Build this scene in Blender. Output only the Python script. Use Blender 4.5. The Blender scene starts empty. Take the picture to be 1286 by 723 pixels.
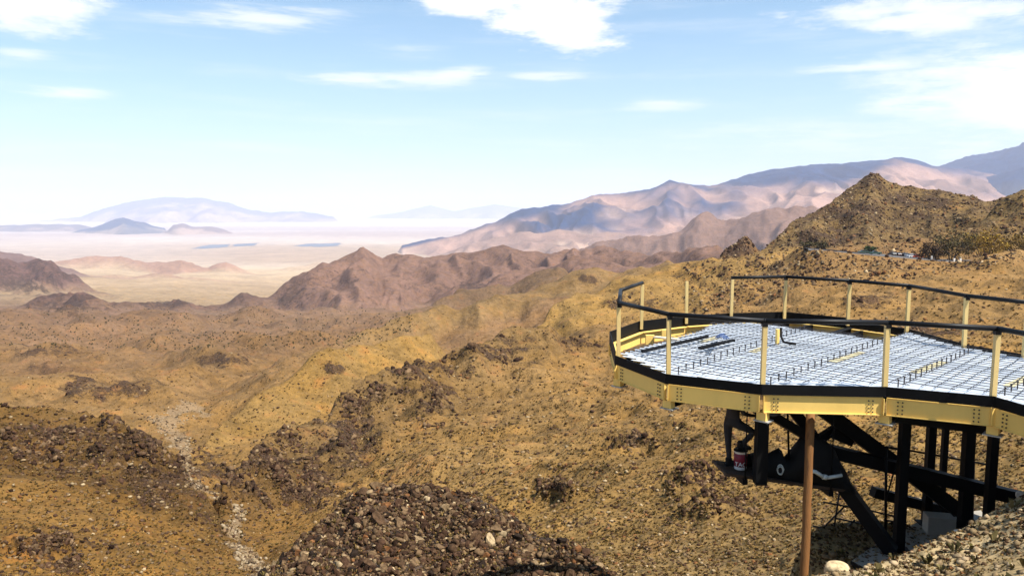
import bpy, bmesh, math, random
import numpy as np
from mathutils import Vector, Matrix, Quaternion
R = math.radians
SC = bpy.context.scene
COL = SC.collection
random.seed(7)
RNG = np.random.default_rng(11)

# ------------------------------------------------------------------ camera, light, exposure
PITCH = R(5.98); F = 950.0; CP, SP = math.cos(PITCH), math.sin(PITCH)
cam = bpy.data.cameras.new('camera'); cam_o = bpy.data.objects.new('camera', cam); COL.objects.link(cam_o)
cam.sensor_width = 36.0; cam.lens = 36.0 * F / 1286.0
cam.clip_start = 0.1; cam.clip_end = 200000
cam_o.location = (0, 0, 0); cam_o.rotation_euler = (R(90) - PITCH, 0, 0)
SC.camera = cam_o
SC.view_settings.view_transform = 'Standard'; SC.view_settings.look = 'None'
SC.view_settings.exposure = 0.95; SC.view_settings.gamma = 1.0
SC.cycles.use_denoising = True
SC.cycles.max_bounces = 6; SC.cycles.volume_bounces = 2
SUN_EL, SUN_AZ = R(58), R(122)           # azimuth clockwise from the view direction
sd = Vector((math.cos(SUN_EL) * math.sin(SUN_AZ), math.cos(SUN_EL) * math.cos(SUN_AZ), math.sin(SUN_EL)))
sun = bpy.data.lights.new('sun', 'SUN'); sun.energy = 5.0; sun.angle = R(0.5); sun.color = (1.0, 0.95, 0.86)
sun_o = bpy.data.objects.new('sun', sun); COL.objects.link(sun_o)
sun_o.location = (0, 0, 50); sun_o.rotation_euler = (-sd).to_track_quat('-Z', 'Y').to_euler()


class G:                                  # tiny node-graph helper
    def __init__(s, tree): s.t = tree; s.n = tree.nodes; s.l = tree.links
    def node(s, typ, ins=None, **kw):
        n = s.n.new(typ)
        for k, v in kw.items(): setattr(n, k, v)
        for k, v in (ins or {}).items():
            if isinstance(v, bpy.types.NodeSocket): s.l.new(v, n.inputs[k])
            else: n.inputs[k].default_value = v
        return n
    def m(s, op, a, b=0.0, c=0.0, clamp=False):
        n = s.node('ShaderNodeMath', {0: a, 1: b, 2: c}, operation=op, use_clamp=clamp); return n.outputs[0]
    def mix(s, f, a, b, mode='MIX'):
        n = s.node('ShaderNodeMix', {0: f, 6: a, 7: b}, data_type='RGBA', blend_type=mode); return n.outputs[2]
    def step(s, x, lo, hi, a=0.0, b=1.0):
        n = s.node('ShaderNodeMapRange', {0: x, 1: lo, 2: hi, 3: a, 4: b}, interpolation_type='SMOOTHSTEP'); return n.outputs[0]
    def noise(s, vec, scale, detail=4.0, rough=0.55):
        n = s.node('ShaderNodeTexNoise', {'Vector': vec, 'Scale': scale, 'Detail': detail, 'Roughness': rough}); return n.outputs[0]
    def scale(s, vec, x, y, z):
        return s.node('ShaderNodeVectorMath', {0: vec, 1: (x, y, z)}, operation='MULTIPLY').outputs[0]


def c4(c): return (c[0], c[1], c[2], 1.0)


# sky: Nishita plus drifting fair-weather cloud, everything a function of direction
world = bpy.data.worlds.new('World'); SC.world = world; world.use_nodes = True
g = G(world.node_tree); g.n.clear()
sky = g.node('ShaderNodeTexSky', sky_type='NISHITA', sun_disc=False)
sky.sun_elevation = SUN_EL; sky.sun_rotation = SUN_AZ; sky.altitude = 900; sky.dust_density = 0.6; sky.ozone_density = 1.6
dirv = g.node('ShaderNodeTexCoord').outputs['Generated']
sx = g.node('ShaderNodeSeparateXYZ', {0: dirv})
X, Y, Z = sx.outputs
AZ = g.m('ARCTAN2', X, Y); EL = g.m('ARCSINE', Z)
cv = g.node('ShaderNodeCombineXYZ', {0: g.m('MULTIPLY', AZ, 5.0), 1: g.m('MULTIPLY', EL, 17.0), 2: 0.0}).outputs[0]
n1 = g.noise(cv, 1.6, 9.0, 0.66)
cv2 = g.node('ShaderNodeCombineXYZ', {0: g.m('MULTIPLY', AZ, 3.0), 1: g.m('MULTIPLY', EL, 30.0), 2: 3.0}).outputs[0]
n2 = g.noise(cv2, 1.3, 5.0, 0.6)


def azel(px, py):
    u, a, b = (px - 643) / F, CP + (361.5 - py) / F * SP, (361.5 - py) / F * CP - SP
    return math.atan2(u, a), math.atan2(b, math.hypot(u, a))


def blob(px, py, rx, ry, k, soft, amp=1.0, nz=n1, tilt=0.0):
    a0, e0 = azel(px, py)
    da = g.m('SUBTRACT', AZ, a0)
    dx = g.m('DIVIDE', da, rx / F)
    de = g.m('SUBTRACT', g.m('SUBTRACT', EL, e0), g.m('MULTIPLY', da, tilt))
    dy = g.m('DIVIDE', de, ry / F)
    d = g.m('SQRT', g.m('ADD', g.m('MULTIPLY', dx, dx), g.m('MULTIPLY', dy, dy)))
    v = g.m('ADD', g.m('SUBTRACT', 1.0, d), g.m('MULTIPLY', g.m('SUBTRACT', nz, 0.5), k))
    return g.m('MULTIPLY', g.step(v, 0.0, soft), amp)


blobs = [blob(45, 8, 95, 38, 2.2, 0.8), blob(700, 20, 112, 54, 2.6, 0.75), blob(600, 0, 100, 26, 2.4, 0.8),
         blob(330, 22, 150, 22, 3.0, 1.2, 0.75, n2), blob(470, 100, 150, 15, 3.2, 1.3, 0.7, n2, 0.04), blob(575, 94, 60, 16, 3.0, 1.2, 0.75, n2, 0.2), blob(500, 62, 110, 22, 3.0, 1.4, 0.5, n2),
         blob(1150, 18, 160, 34, 2.6, 0.9, 0.8), blob(1290, 110, 190, 95, 1.6, 0.9, 0.95), blob(1110, 82, 110, 12, 2.0, 1.0, 0.8, n2),
         blob(830, 130, 80, 14, 2.2, 1.0, 0.6, n2), blob(85, 118, 70, 12, 1.8, 1.0, 0.7, n2), blob(30, 68, 50, 9, 2.0, 1.0, 0.6, n2),
         blob(690, 96, 70, 8, 2.0, 1.0, 0.6, n2), blob(1060, 170, 420, 44, 2.0, 1.6, 0.6, n2)]
cl = blobs[0]
for b in blobs[1:]: cl = g.m('MAXIMUM', cl, b)
# the same sort of cloud over the rest of the sky
hi = g.m('MULTIPLY', g.step(n1, 0.56, 0.74), g.step(EL, 0.30, 0.40))
cl = g.m('MAXIMUM', cl, g.m('MULTIPLY', hi, 0.9), clamp=True)
cv3 = g.node('ShaderNodeCombineXYZ', {0: g.m('ADD', g.m('MULTIPLY', AZ, 9.0), g.m('MULTIPLY', EL, 14.0)), 1: g.m('MULTIPLY', EL, 60.0), 2: 7.0}).outputs[0]
n3 = g.noise(cv3, 1.5, 8.0, 0.68)
cl = g.m('MULTIPLY', cl, g.step(g.m('ADD', n3, g.m('MULTIPLY', cl, 0.28)), 0.42, 0.70, 0.15, 1.0))
thin = g.m('MULTIPLY', g.step(n2, 0.45, 0.8), 0.25)
cl = g.m('MAXIMUM', cl, thin)
SKY_K = 0.065
tint = g.mix(1.0, sky.outputs[0], (1.02, 1.42, 1.46, 1), 'MULTIPLY')
veil = g.m('MULTIPLY', g.m('POWER', 2.718, g.m('MULTIPLY', g.m('MAXIMUM', EL, 0.0), -7.0)), 0.9)
tint = g.mix(veil, tint, (6.9, 7.5, 7.7, 1))
bg = g.node('ShaderNodeBackground', {0: g.mix(cl, tint, (9.6, 9.6, 9.5, 1)), 1: SKY_K})
g.l.new(bg.outputs[0], g.node('ShaderNodeOutputWorld').inputs[0])


# ------------------------------------------------------------------ helpers
def at_Y(px, py, Yd):
    u, v = (px - 643) / F, (361.5 - py) / F
    s = Yd / (CP + v * SP)
    return np.array((u * s, Yd, (v * CP - SP) * s))


def at_z(px, py, z):
    u, v = (px - 643) / F, (361.5 - py) / F
    s = z / (v * CP - SP)
    return np.array((u * s, (CP + v * SP) * s, z))


def proj(x, y, z):                        # world -> photo pixels, used to find where ground patches lie
    d = y * CP - z * SP
    return 643 + F * x / d, 361.5 - F * (y * SP + z * CP) / d


def mesh_obj(name, verts, faces, mat=None, parent=None, smooth=False):
    me = bpy.data.meshes.new(name)
    verts = np.asarray(verts, np.float32)
    me.vertices.add(len(verts)); me.vertices.foreach_set('co', verts.ravel())
    faces = np.asarray(faces, np.int32); n, k = faces.shape
    me.loops.add(n * k); me.loops.foreach_set('vertex_index', faces.ravel())
    me.polygons.add(n); me.polygons.foreach_set('loop_start', np.arange(0, n * k, k, dtype=np.int32))
    me.polygons.foreach_set('loop_total', np.full(n, k, np.int32))
    if smooth: me.polygons.foreach_set('use_smooth', np.ones(n, bool))
    me.update(calc_edges=True)
    if mat: me.materials.append(mat)
    o = bpy.data.objects.new(name, me); COL.objects.link(o)
    if parent: o.parent = parent
    return o


def point_attr(o, name, arr):
    arr = np.asarray(arr, np.float32)
    if arr.ndim == 2:
        a = o.data.attributes.new(name, 'FLOAT_COLOR', 'POINT')
        a.data.foreach_set('color', np.concatenate([arr, np.ones((len(arr), 1), np.float32)], 1).ravel())
    else:
        a = o.data.attributes.new(name, 'FLOAT', 'POINT'); a.data.foreach_set('value', arr.ravel())


_perm = np.random.default_rng(3).permutation(256).astype(np.int32); _perm = np.concatenate([_perm, _perm])
_ga = np.random.default_rng(5).uniform(0, 2 * np.pi, 256); _gx = np.cos(_ga).astype(np.float32); _gy = np.sin(_ga).astype(np.float32)


def perlin(x, y, seed=0):
    x = x + seed * 17.31; y = y - seed * 9.73
    xi = np.floor(x).astype(np.int64); yi = np.floor(y).astype(np.int64)
    fx = (x - xi).astype(np.float32); fy = (y - yi).astype(np.float32)
    xi = (xi & 255).astype(np.int32); yi = (yi & 255).astype(np.int32); x1 = (xi + 1) & 255; y1 = (yi + 1) & 255
    a, b = _perm[xi], _perm[x1]
    def gr(h, dx, dy): return _gx[h] * dx + _gy[h] * dy
    u = fx * fx * fx * (fx * (fx * 6 - 15) + 10); v = fy * fy * fy * (fy * (fy * 6 - 15) + 10)
    n0 = gr(_perm[a + yi], fx, fy); n1_ = gr(_perm[b + yi], fx - 1, fy)
    n2_ = gr(_perm[a + y1], fx, fy - 1); n3 = gr(_perm[b + y1], fx - 1, fy - 1)
    return 1.5 * ((n0 * (1 - u) + n1_ * u) * (1 - v) + (n2_ * (1 - u) + n3 * u) * v)


def ss(x, a, b):
    t = np.clip((x - a) / (b - a), 0, 1); return t * t * (3 - 2 * t)


def fbm(x, y, lam, octs=4, seed=0):
    s = 0; a = 1.0
    for k in range(octs):
        s = s + a * perlin(x / lam, y / lam, seed + k); a *= 0.5; lam *= 0.5
    return s


# ------------------------------------------------------------------ terrain
# authored ground: slope below the horizon per (column, forward distance), written as the photo row it would show at
PXS = [-250, 0, 150, 300, 450, 600, 800, 1000, 1150, 1286, 1550]
TAB = {
    4: [862] * 7 + [858, 850, 838, 820], 6.5: [850] * 6 + [845, 830, 790, 735, 700], 10: [845] * 6 + [838, 795, 735, 690, 650], 13.5: [832] * 5 + [825, 815, 800, 715, 672, 620],
    16: [820, 820, 820, 815, 800, 800, 800, 800, 722, 668, 610], 25: [800, 800, 795, 790, 780, 775, 760, 745, 694, 640, 590],
    40: [750, 760, 765, 765, 755, 730, 696, 672, 632, 590, 545], 60: [700, 708, 722, 748, 725, 668, 637, 600, 565, 528, 490],
    90: [600, 600, 632, 700, 662, 607, 582, 532, 502, 472, 450], 130: [550, 556, 590, 640, 600, 554, 536, 482, 457, 432, 415],
    190: [560, 570, 592, 578, 556, 502, 486, 422, 405, 385, 370], 280: [526, 526, 532, 520, 500, 456, 432, 365, 346, 328, 320],
    340: [500, 500, 500, 484, 474, 450, 408, 338, 322, 312, 305],
    400: [480, 480, 480, 470, 462, 442, 390, 328, 306, 296, 290], 600: [440, 440, 445, 440, 438, 424, 366, 332, 296, 290, 280],
    900: [418, 418, 420, 416, 416, 405, 366, 345, 310, 300, 290], 1400: [400, 400, 402, 402, 402, 392, 362, 350, 320, 310, 300],
    2200: [376, 376, 382, 388, 388, 382, 356, 350, 330, 320, 320], 3500: [352, 352, 360, 367, 368, 362, 350, 345, 336, 330, 330],
    5500: [338, 338, 342, 345, 346, 344, 340, 338, 336, 336, 336]}
PLAIN = -600.0
_Ys = np.array(sorted(TAB) + [8000.0, 90000.0])
_T = np.array([(p - 643) / F / CP for p in PXS])
_rows = []
for Yk in sorted(TAB): _rows.append([at_Y(643, r, Yk)[2] / Yk for r in TAB[Yk]])
_rows.append([PLAIN / 8000.0] * len(PXS)); _rows.append([PLAIN / 90000.0] * len(PXS))
_rows = np.array(_rows)
TG = np.linspace(-1.05, 1.05, 211); LG = np.linspace(math.log(1.5), math.log(90000), 420)
_tmp = np.array([np.interp(TG, _T, r) for r in _rows])
_tab = np.array([np.interp(LG, np.log(_Ys), _tmp[:, j]) for j in range(len(TG))]).T
def _blur(a, n, axis):
    k = np.hanning(2 * n + 1); k /= k.sum()
    pad = [(n, n) if i == axis else (0, 0) for i in range(2)]
    return np.apply_along_axis(lambda v: np.convolve(v, k, 'valid'), axis, np.pad(a, pad, mode='edge'))
_keep = LG > math.log(8200)
_sm = _blur(_blur(_tab, 5, 0), 11, 1)
_tab = np.where(_keep[:, None], PLAIN / np.exp(LG)[:, None], _sm)
# the turnout the photographer stands on
_near = -1.62 / np.exp(LG)
wn = ss(LG, math.log(2.2), math.log(4.2))[:, None]
_tab = _near[:, None] * (1 - wn) + _tab * wn


def base_z(t, Yv):
    ti = np.clip((t - TG[0]) / (TG[1] - TG[0]), 0, len(TG) - 1.001); li = np.clip((np.log(Yv) - LG[0]) / (LG[1] - LG[0]), 0, len(LG) - 1.001)
    i, j = li.astype(int), ti.astype(int); a, b = li - i, ti - j
    s = (_tab[i, j] * (1 - b) + _tab[i, j + 1] * b) * (1 - a) + (_tab[i + 1, j] * (1 - b) + _tab[i + 1, j + 1] * b) * a
    return s * Yv


class Ridge:
    def __init__(s, pts, near, far, end, col, rock=0.3, rough=0.05, rnd=0.02, gully=(0, 0), k=0.012, ends=(True, True)):
        p = np.array([at_Y(*q) for q in pts]); s.t = p[:, 0] / p[:, 1]
        o = np.argsort(s.t); s.t = s.t[o]; s.Yc = p[o, 1]; s.zc = p[o, 2]
        s.near, s.far, s.end, s.col, s.rock, s.rough, s.rnd, s.gully, s.k, s.ends = near, far, end, col, rock, rough, rnd, gully, k, ends
    def h(s, t, Yv, x):
        Yc = np.exp(np.interp(t, s.t, np.log(s.Yc))); zc = np.interp(t, s.t, s.zc / s.Yc) * Yc
        d = Yv - Yc; r = s.rnd * Yc
        if s.gully[0]:
            L, A = s.gully
            w = perlin(x / (L * 2.2), Yv / (L * 2.2), 31) * 0.9
            gl = np.abs(perlin(x / L + w, Yv * 0.35 / L, 32)) + 0.5 * np.abs(perlin(x * 2.3 / L + w * 2, Yv * 0.8 / L, 33))
            zc = zc + (0.42 - gl) * 2 * A * ss(np.abs(d), 0, 1.4 * L)
        sl = np.where(d < 0, s.near, s.far)
        z = zc - sl * (np.sqrt(d * d + r * r) - r)
        if s.ends[0]: z = z - s.end * np.maximum(s.t[0] - t, 0) * Yv
        if s.ends[1]: z = z - s.end * np.maximum(t - s.t[-1], 0) * Yv
        return z


GOLD = (0.345, 0.204, 0.066); BROWN = (0.225, 0.125, 0.06); MAUVE = (0.235, 0.135, 0.098); PINK = (0.36, 0.215, 0.15)
DARKR = (0.11, 0.066, 0.05); SANDC = (0.55, 0.42, 0.27); PALE = (0.78, 0.65, 0.48); STONE = (0.12, 0.085, 0.062)
RIDGES = [
    # rubble knoll just below the turnout
    Ridge([(300, 745, 22), (345, 710, 23.5), (400, 655, 25.5), (440, 628, 27), (480, 612, 27.5), (540, 613, 28), (580, 618, 27.5), (640, 642, 26.5), (690, 676, 25.5), (745, 710, 24.5), (790, 740, 24)],
          0.16, 0.95, 0.9, STONE, 0.8, 0.075, 0.015, k=0.006),
    # bank of spoil at the footing
    Ridge([(1010, 732, 9.0), (1045, 726, 9.2), (1090, 716, 9.6), (1130, 703, 10.2), (1190, 676, 10.6), (1240, 650, 10.9), (1290, 622, 11.0), (1400, 580, 11.0)], 0.10, 0.75, 0.9, (0.40, 0.30, 0.165), 0.15, 0.02, 0.03, k=0.01, ends=(True, False)),
    # near hillside on the left
    Ridge([(-300, 495, 100), (0, 516, 118), (60, 520, 120), (110, 527, 120), (150, 540, 118), (190, 562, 112), (225, 590, 106), (255, 622, 100), (280, 655, 94), (310, 690, 89), (340, 728, 84)], 0.05, 0.9, 1.0, (0.215, 0.128, 0.046), 0.55, 0.11, 0.012, gully=(18, 1.3), k=0.01, ends=(False, True)),
    # rocky spur over the wash
    Ridge([(690, 424, 270), (640, 428, 262), (608, 429, 245), (585, 436, 238), (560, 447, 225), (523, 452, 212), (490, 474, 196), (452, 494, 180), (425, 500, 172), (403, 522, 160), (370, 534, 150), (340, 556, 140), (318, 574, 130), (296, 604, 120), (276, 640, 108)], 0.10, 0.95, 0.9, (0.27, 0.16, 0.06), 0.42, 0.14, 0.006, gully=(26, 2.2), k=0.012),
    # yellow spur beyond it
    Ridge([(540, 424, 350), (510, 434, 335), (470, 450, 315), (430, 462, 298), (390, 474, 280), (350, 488, 262), (315, 508, 245), (285, 530, 225), (262, 556, 205), (246, 584, 185)], 0.16, 0.85, 0.8, GOLD, 0.12, 0.07, 0.008, gully=(30, 2.2), k=0.008),
    # left valley spurs
    Ridge([(-200, 470, 420), (0, 482, 430), (60, 462, 440), (110, 470, 430), (190, 500, 390), (240, 520, 340)], 0.4, 0.5, 0.6, BROWN, 0.4, 0.12, 0.015, gully=(50, 6), k=0.01, ends=(False, True)),
    Ridge([(200, 470, 620), (260, 452, 640), (330, 455, 640), (390, 462, 600)], 0.35, 0.5, 0.5, BROWN, 0.3, 0.12, 0.015, gully=(60, 6), k=0.01),
    Ridge([(-200, 440, 720), (0, 436, 760), (120, 425, 800), (210, 428, 820)], 0.3, 0.5, 0.5, BROWN, 0.35, 0.12, 0.015, gully=(80, 8), k=0.01, ends=(False, True)),
    # crest of the long slope behind the platform
    Ridge([(1010, 320, 400), (960, 317, 430), (930, 318, 440), (900, 324, 440), (870, 330, 440), (820, 345, 430), (760, 368, 410), (700, 393, 375), (650, 420, 320)], 0.10, 0.7, 0.7, GOLD, 0.35, 0.09, 0.012, gully=(34, 2.6), k=0.008),
    Ridge([(840, 336, 640), (780, 345, 660), (728, 351, 660), (662, 371, 630), (588, 394, 590), (520, 412, 550), (468, 431, 510), (420, 447, 465)], 0.22, 0.6, 0.6, (0.27, 0.165, 0.07), 0.3, 0.11, 0.01, gully=(60, 7), k=0.008),
    Ridge([(700, 355, 1000), (640, 375, 1020), (560, 392, 1000), (500, 405, 930)], 0.28, 0.5, 0.5, (0.20, 0.122, 0.066), 0.35, 0.13, 0.012, gully=(90, 11)),
    Ridge([(900, 326, 441), (908, 316, 441), (918, 307, 442), (928, 302, 442), (938, 299, 442), (944, 304, 442), (950, 312, 442)], 0.75, 0.9, 1.2, BROWN, 0.8, 0.09, 0.004, k=0.004),
    Ridge([(930, 340, 384), (943, 333, 385), (960, 329.5, 386), (975, 332, 386), (990, 340, 385)], 1.6, 0.9, 1.5, BROWN, 1.0, 0.06, 0.003, k=0.003),
    # hill with the pointed top
    Ridge([(955, 318, 430), (985, 288, 455), (1000, 274, 470), (1030, 258, 490), (1060, 240, 510), (1078, 228, 520), (1093, 220, 525), (1107, 228, 522), (1122, 236, 520), (1170, 239, 510), (1210, 244, 500), (1240, 247, 490), (1275, 246, 480), (1340, 240, 470), (1500, 235, 470)],
          0.36, 0.5, 0.5, (0.235, 0.15, 0.062), 0.62, 0.085, 0.003, gully=(34, 3.2), ends=(True, False)),
    Ridge([(1168, 318, 375), (1190, 300, 385), (1215, 286, 395), (1250, 265, 405), (1286, 243, 415), (1350, 215, 430), (1500, 190, 440)], 0.42, 0.5, 0.5, (0.27, 0.17, 0.065), 0.4, 0.11, 0.01, gully=(24, 2.6), ends=(True, False)),
    # mauve ridge in the middle distance
    Ridge([(318, 392, 1900), (345, 376, 1950), (390, 345, 2050), (421, 325, 2120), (440, 316, 2150), (456, 308, 2180), (468, 314, 2180), (480, 321, 2180), (514, 317, 2200), (540, 318, 2200), (569, 314, 2200), (588, 316, 2200), (610, 314, 2200), (639, 309, 2200), (665, 314, 2150), (693, 318, 2100), (709, 314, 2100), (767, 316, 1950), (820, 320, 1800), (900, 318, 1500), (960, 325, 1300)],
          0.20, 0.4, 0.45, MAUVE, 0.5, 0.12, 0.004, gully=(120, 26)),
    Ridge([(560, 372, 1500), (620, 352, 1600), (680, 338, 1650), (760, 334, 1500), (840, 330, 1300)], 0.25, 0.35, 0.45, MAUVE, 0.45, 0.11, 0.01, gully=(90, 14)),
    # low dark hills on the left
    Ridge([(-250, 300, 4600), (-60, 306, 4700), (0, 313, 4800), (20, 317, 4800), (53, 327, 4700), (80, 334, 4600), (110, 340, 4500)], 0.14, 0.4, 0.35, (0.20, 0.12, 0.10), 0.3, 0.11, 0.004, gully=(300, 34), ends=(False, True)),
    Ridge([(-250, 330, 2700), (-60, 334, 2800), (0, 341, 2850), (30, 343, 2850), (50, 338, 2850), (67, 338, 2850), (84, 351, 2800), (110, 364, 2700), (134, 374, 2600)], 0.12, 0.4, 0.4, (0.185, 0.10, 0.08), 0.7, 0.16, 0.004, gully=(150, 28), ends=(False, True)),
    Ridge([(-250, 392, 1600), (0, 398, 1700), (18, 393, 1700), (37, 382, 1720), (60, 374, 1750), (84, 369, 1760), (107, 371, 1760), (134, 381, 1740), (174, 391, 1700), (200, 394, 1680), (240, 400, 1650)], 0.07, 0.4, 0.4, (0.155, 0.085, 0.064), 0.7, 0.15, 0.006, gully=(100, 17), ends=(False, True)),
    Ridge([(150, 392, 1850), (167, 382, 1880), (180, 377, 1900), (193, 380, 1900), (207, 375, 1950), (224, 372, 1950), (247, 380, 1950), (280, 382, 1950), (310, 378, 1950), (330, 382, 1950)], 0.07, 0.4, 0.4, (0.165, 0.092, 0.066), 0.6, 0.14, 0.004, gully=(80, 9)),
    # pink hills at the edge of the plain
    Ridge([(-100, 322, 6300), (40, 330, 6200), (60, 327, 6200), (94, 328, 6200), (144, 330, 6200), (180, 333, 6000), (205, 328, 5900), (227, 324, 5900), (247, 331, 5900), (262, 336, 5900), (284, 333, 5900), (318, 344, 5800), (340, 348, 5700)], 0.22, 0.3, 0.3, PINK, 0.2, 0.11, 0.003, gully=(330, 36), k=0.006, ends=(False, True)),
    Ridge([(90, 352, 4700), (140, 345, 4800), (190, 345, 4800), (240, 349, 4700), (300, 356, 4500)], 0.2, 0.3, 0.3, PINK, 0.2, 0.09, 0.004, gully=(250, 20), k=0.006),
    Ridge([(340, 346, 6200), (380, 335, 6600), (400, 330, 6800), (420, 332, 6900), (470, 330, 7000)], 0.1, 0.2, 0.25, (0.5, 0.36, 0.25), 0.15, 0.06, 0.004, gully=(250, 16), k=0.006)]

AZS = np.concatenate([np.radians(np.linspace(-41.5, 41.5, 900)), np.radians(np.linspace(41.5, 318.5, 62)[1:-1])])
AMAX = np.radians(41.5)
YS = np.concatenate([np.exp(np.linspace(math.log(1.3), math.log(8), 46))[:-1], np.exp(np.linspace(math.log(8), math.log(700), 560))[:-1],
                     np.exp(np.linspace(math.log(700), math.log(7500), 250))[:-1], np.exp(np.linspace(math.log(7500), math.log(90000), 50))])
NR, NC = len(YS), len(AZS)
ac = np.where(AZS > np.pi, AZS - 2 * np.pi, AZS)
front = np.abs(ac) <= AMAX + 1e-6


def raw_height(t, Yv, x):
    """height without noise, and blended colour, rockiness, roughness"""
    z = base_z(t, Yv)
    lY = np.log(Yv)
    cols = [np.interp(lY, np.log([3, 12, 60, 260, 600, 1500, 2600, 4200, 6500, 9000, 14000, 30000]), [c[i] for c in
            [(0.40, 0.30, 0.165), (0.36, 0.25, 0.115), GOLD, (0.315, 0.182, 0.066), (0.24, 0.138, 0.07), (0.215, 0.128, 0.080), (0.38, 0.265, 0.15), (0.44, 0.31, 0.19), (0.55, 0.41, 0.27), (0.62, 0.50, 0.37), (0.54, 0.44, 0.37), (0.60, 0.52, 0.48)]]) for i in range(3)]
    rock = np.interp(lY, np.log([3, 30, 300, 1500, 2600, 5000, 9000]), [0.1, 0.25, 0.25, 0.25, 0.1, 0.1, 0.0])
    rough = np.interp(lY, np.log([1.5, 7, 20, 60, 800, 3000, 6500, 8000]), [0.004, 0.012, 0.03, 0.085, 0.125, 0.05, 0.02, 0.0])
    for r in RIDGES:
        h = r.h(t, Yv, x); kk = r.k * Yv
        w = np.clip(0.5 + 0.5 * (h - z) / kk, 0, 1)
        z = z * (1 - w) + h * w + kk * w * (1 - w)
        for i in range(3): cols[i] = cols[i] * (1 - w) + r.col[i] * w
        rock = rock * (1 - w) + r.rock * w; rough = rough * (1 - w) + r.rough * w
    return z, np.stack(cols, -1), rock, rough


def add_noise(z, x, y, Yv, rough, cut=60):
    lam = 0.5
    k = 0
    out = np.zeros_like(z)
    while lam < 1500:
        w = ss(Yv, 2.2 * lam, 6 * lam) * (1 - ss(Yv, cut * lam, 1.6 * cut * lam)) * rough
        m = w > 1e-4
        if m.any():
            n = perlin(x[m] / lam, y[m] / lam, 40 + k)
            if k % 2: n = 0.55 - 1.5 * np.abs(n)
            out[m] += w[m] * lam * (lam / 20.0) ** -0.12 * n
        lam *= 1.9; k += 1
    return z + out


RPX = [(1012, 312.5), (1050, 316.0), (1085, 319.5), (1120, 322.0), (1155, 325.0), (1200, 328.5), (1300, 331.0), (1420, 331.0)]
RY = 338.0
rp = np.array([at_Y(px, py, RY) for px, py in RPX])


def eval_ground(t, Yv):
    x = t * Yv
    z, c, rk, rg = raw_height(t, Yv, x)
    z = add_noise(z, x, Yv, Yv, rg)
    hw = ss(Yv, 210, 330) * (1 - ss(Yv, 1100, 1700)) * (1 - ss(t, 0.0, 0.25))
    wx = x + 22 * perlin(x / 120, Yv / 120, 61); wy = Yv * 0.8 + 22 * perlin(x / 120, Yv / 120, 62)
    z = z + hw * (19 * (0.42 - np.abs(perlin(wx / 135, wy / 135, 63))) + 8 * (0.4 - np.abs(perlin(wx / 58, wy / 58, 64))))
    h2 = ss(Yv, 520, 800) * (1 - ss(Yv, 1500, 1900)) * (1 - ss(t, -0.02, 0.1))
    z = z + h2 * 34 * (0.40 - np.abs(perlin(wx / 300, wy / 300, 68)) - 0.35 * np.abs(perlin(wx / 130, wy / 130, 69)))
    # gullies running down the long slope behind the platform
    gw = ss(Yv, 45, 80) * (1 - ss(Yv, 330, 400)) * ss(t, -0.25, -0.05) * (1 - ss(t, 0.42, 0.6))
    ga, gb = x * 0.55 - Yv * 0.83, x * 0.83 + Yv * 0.55
    z = z + gw * 2.4 * (0.4 - np.abs(perlin(gb / 24 + 0.5 * perlin(x / 40, Yv / 40, 66), ga / 95, 65)) - 0.4 * np.abs(perlin(gb / 10, ga / 50, 67)))
    # level pad for the concrete footing
    px_, py_ = 7.2, 13.9
    d = np.hypot((x - px_) / 1.35, (Yv - py_) / 1.0)
    w = 1 - ss(d, 1.0, 1.7)
    z = z * (1 - w) + (-6.35) * w
    # bench cut for the road
    w = (1 - ss(np.abs(Yv - RY), 12, 34)) * ss(x, rp[0, 0] - 12, rp[0, 0] + 3)
    z = z * (1 - w) + np.interp(x, rp[:, 0], rp[:, 2]) * w
    return z, c, rk


ta = np.tan(np.clip(ac, -AMAX, AMAX))
TT, YY = np.meshgrid(ta[front], YS)
Zf, Cf, Rf = eval_ground(TT, YY)
Df = YY / np.cos(ac[front])[None, :]
# visible row per vertex: the photo row at which each ground point shows, and what stands in front of it
PX, PY = proj(TT * YY, YY, Zf)
RUN = np.minimum.accumulate(PY, axis=0)
VIS = PY <= RUN + 0.5


def hit(px, py):
    """ground point (row index, column index, Y) first met on the sight line through a photo pixel"""
    t = (px - 643) / F / (CP + (361.5 - py) / F * SP)
    j = int(np.clip(np.searchsorted(ta[front], t), 0, TT.shape[1] - 1))
    i = int(np.argmax(PY[:, j] <= py)); return i, j, YS[i]


# dark rock outcrops, shade of craggy faces included in their colour, and pale washes
DARK = [(150, 560, 90, 28), (235, 600, 60, 45), (60, 560, 70, 18), (60, 690, 70, 30), (340, 575, 55, 45), (300, 600, 40, 20), (440, 560, 35, 45), (550, 505, 30, 28), (390, 620, 50, 22), (470, 500, 45, 18), (620, 445, 48, 22), (520, 462, 40, 14),
        (925, 312, 22, 13), (962, 334, 22, 7), (1093, 226, 18, 8), (1075, 268, 60, 12), (1050, 300, 25, 10), (1020, 300, 30, 12), (1180, 250, 60, 8), (880, 600, 45, 18), (900, 640, 50, 14), (700, 620, 30, 8), (960, 500, 40, 10),
        (1090, 380, 40, 8), (790, 380, 45, 12), (850, 410, 40, 8), (20, 360, 40, 14), (62, 350, 20, 14), (90, 385, 45, 12), (195, 383, 22, 6), (225, 380, 20, 5), (365, 370, 22, 12), (590, 362, 24, 7), (740, 350, 20, 7), (425, 462, 14, 6),
        (110, 490, 40, 16), (180, 490, 30, 14), (280, 452, 40, 10), (60, 440, 60, 8), (1150, 420, 50, 8), (730, 430, 36, 8), (800, 560, 40, 10), (830, 470, 50, 7)]
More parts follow.
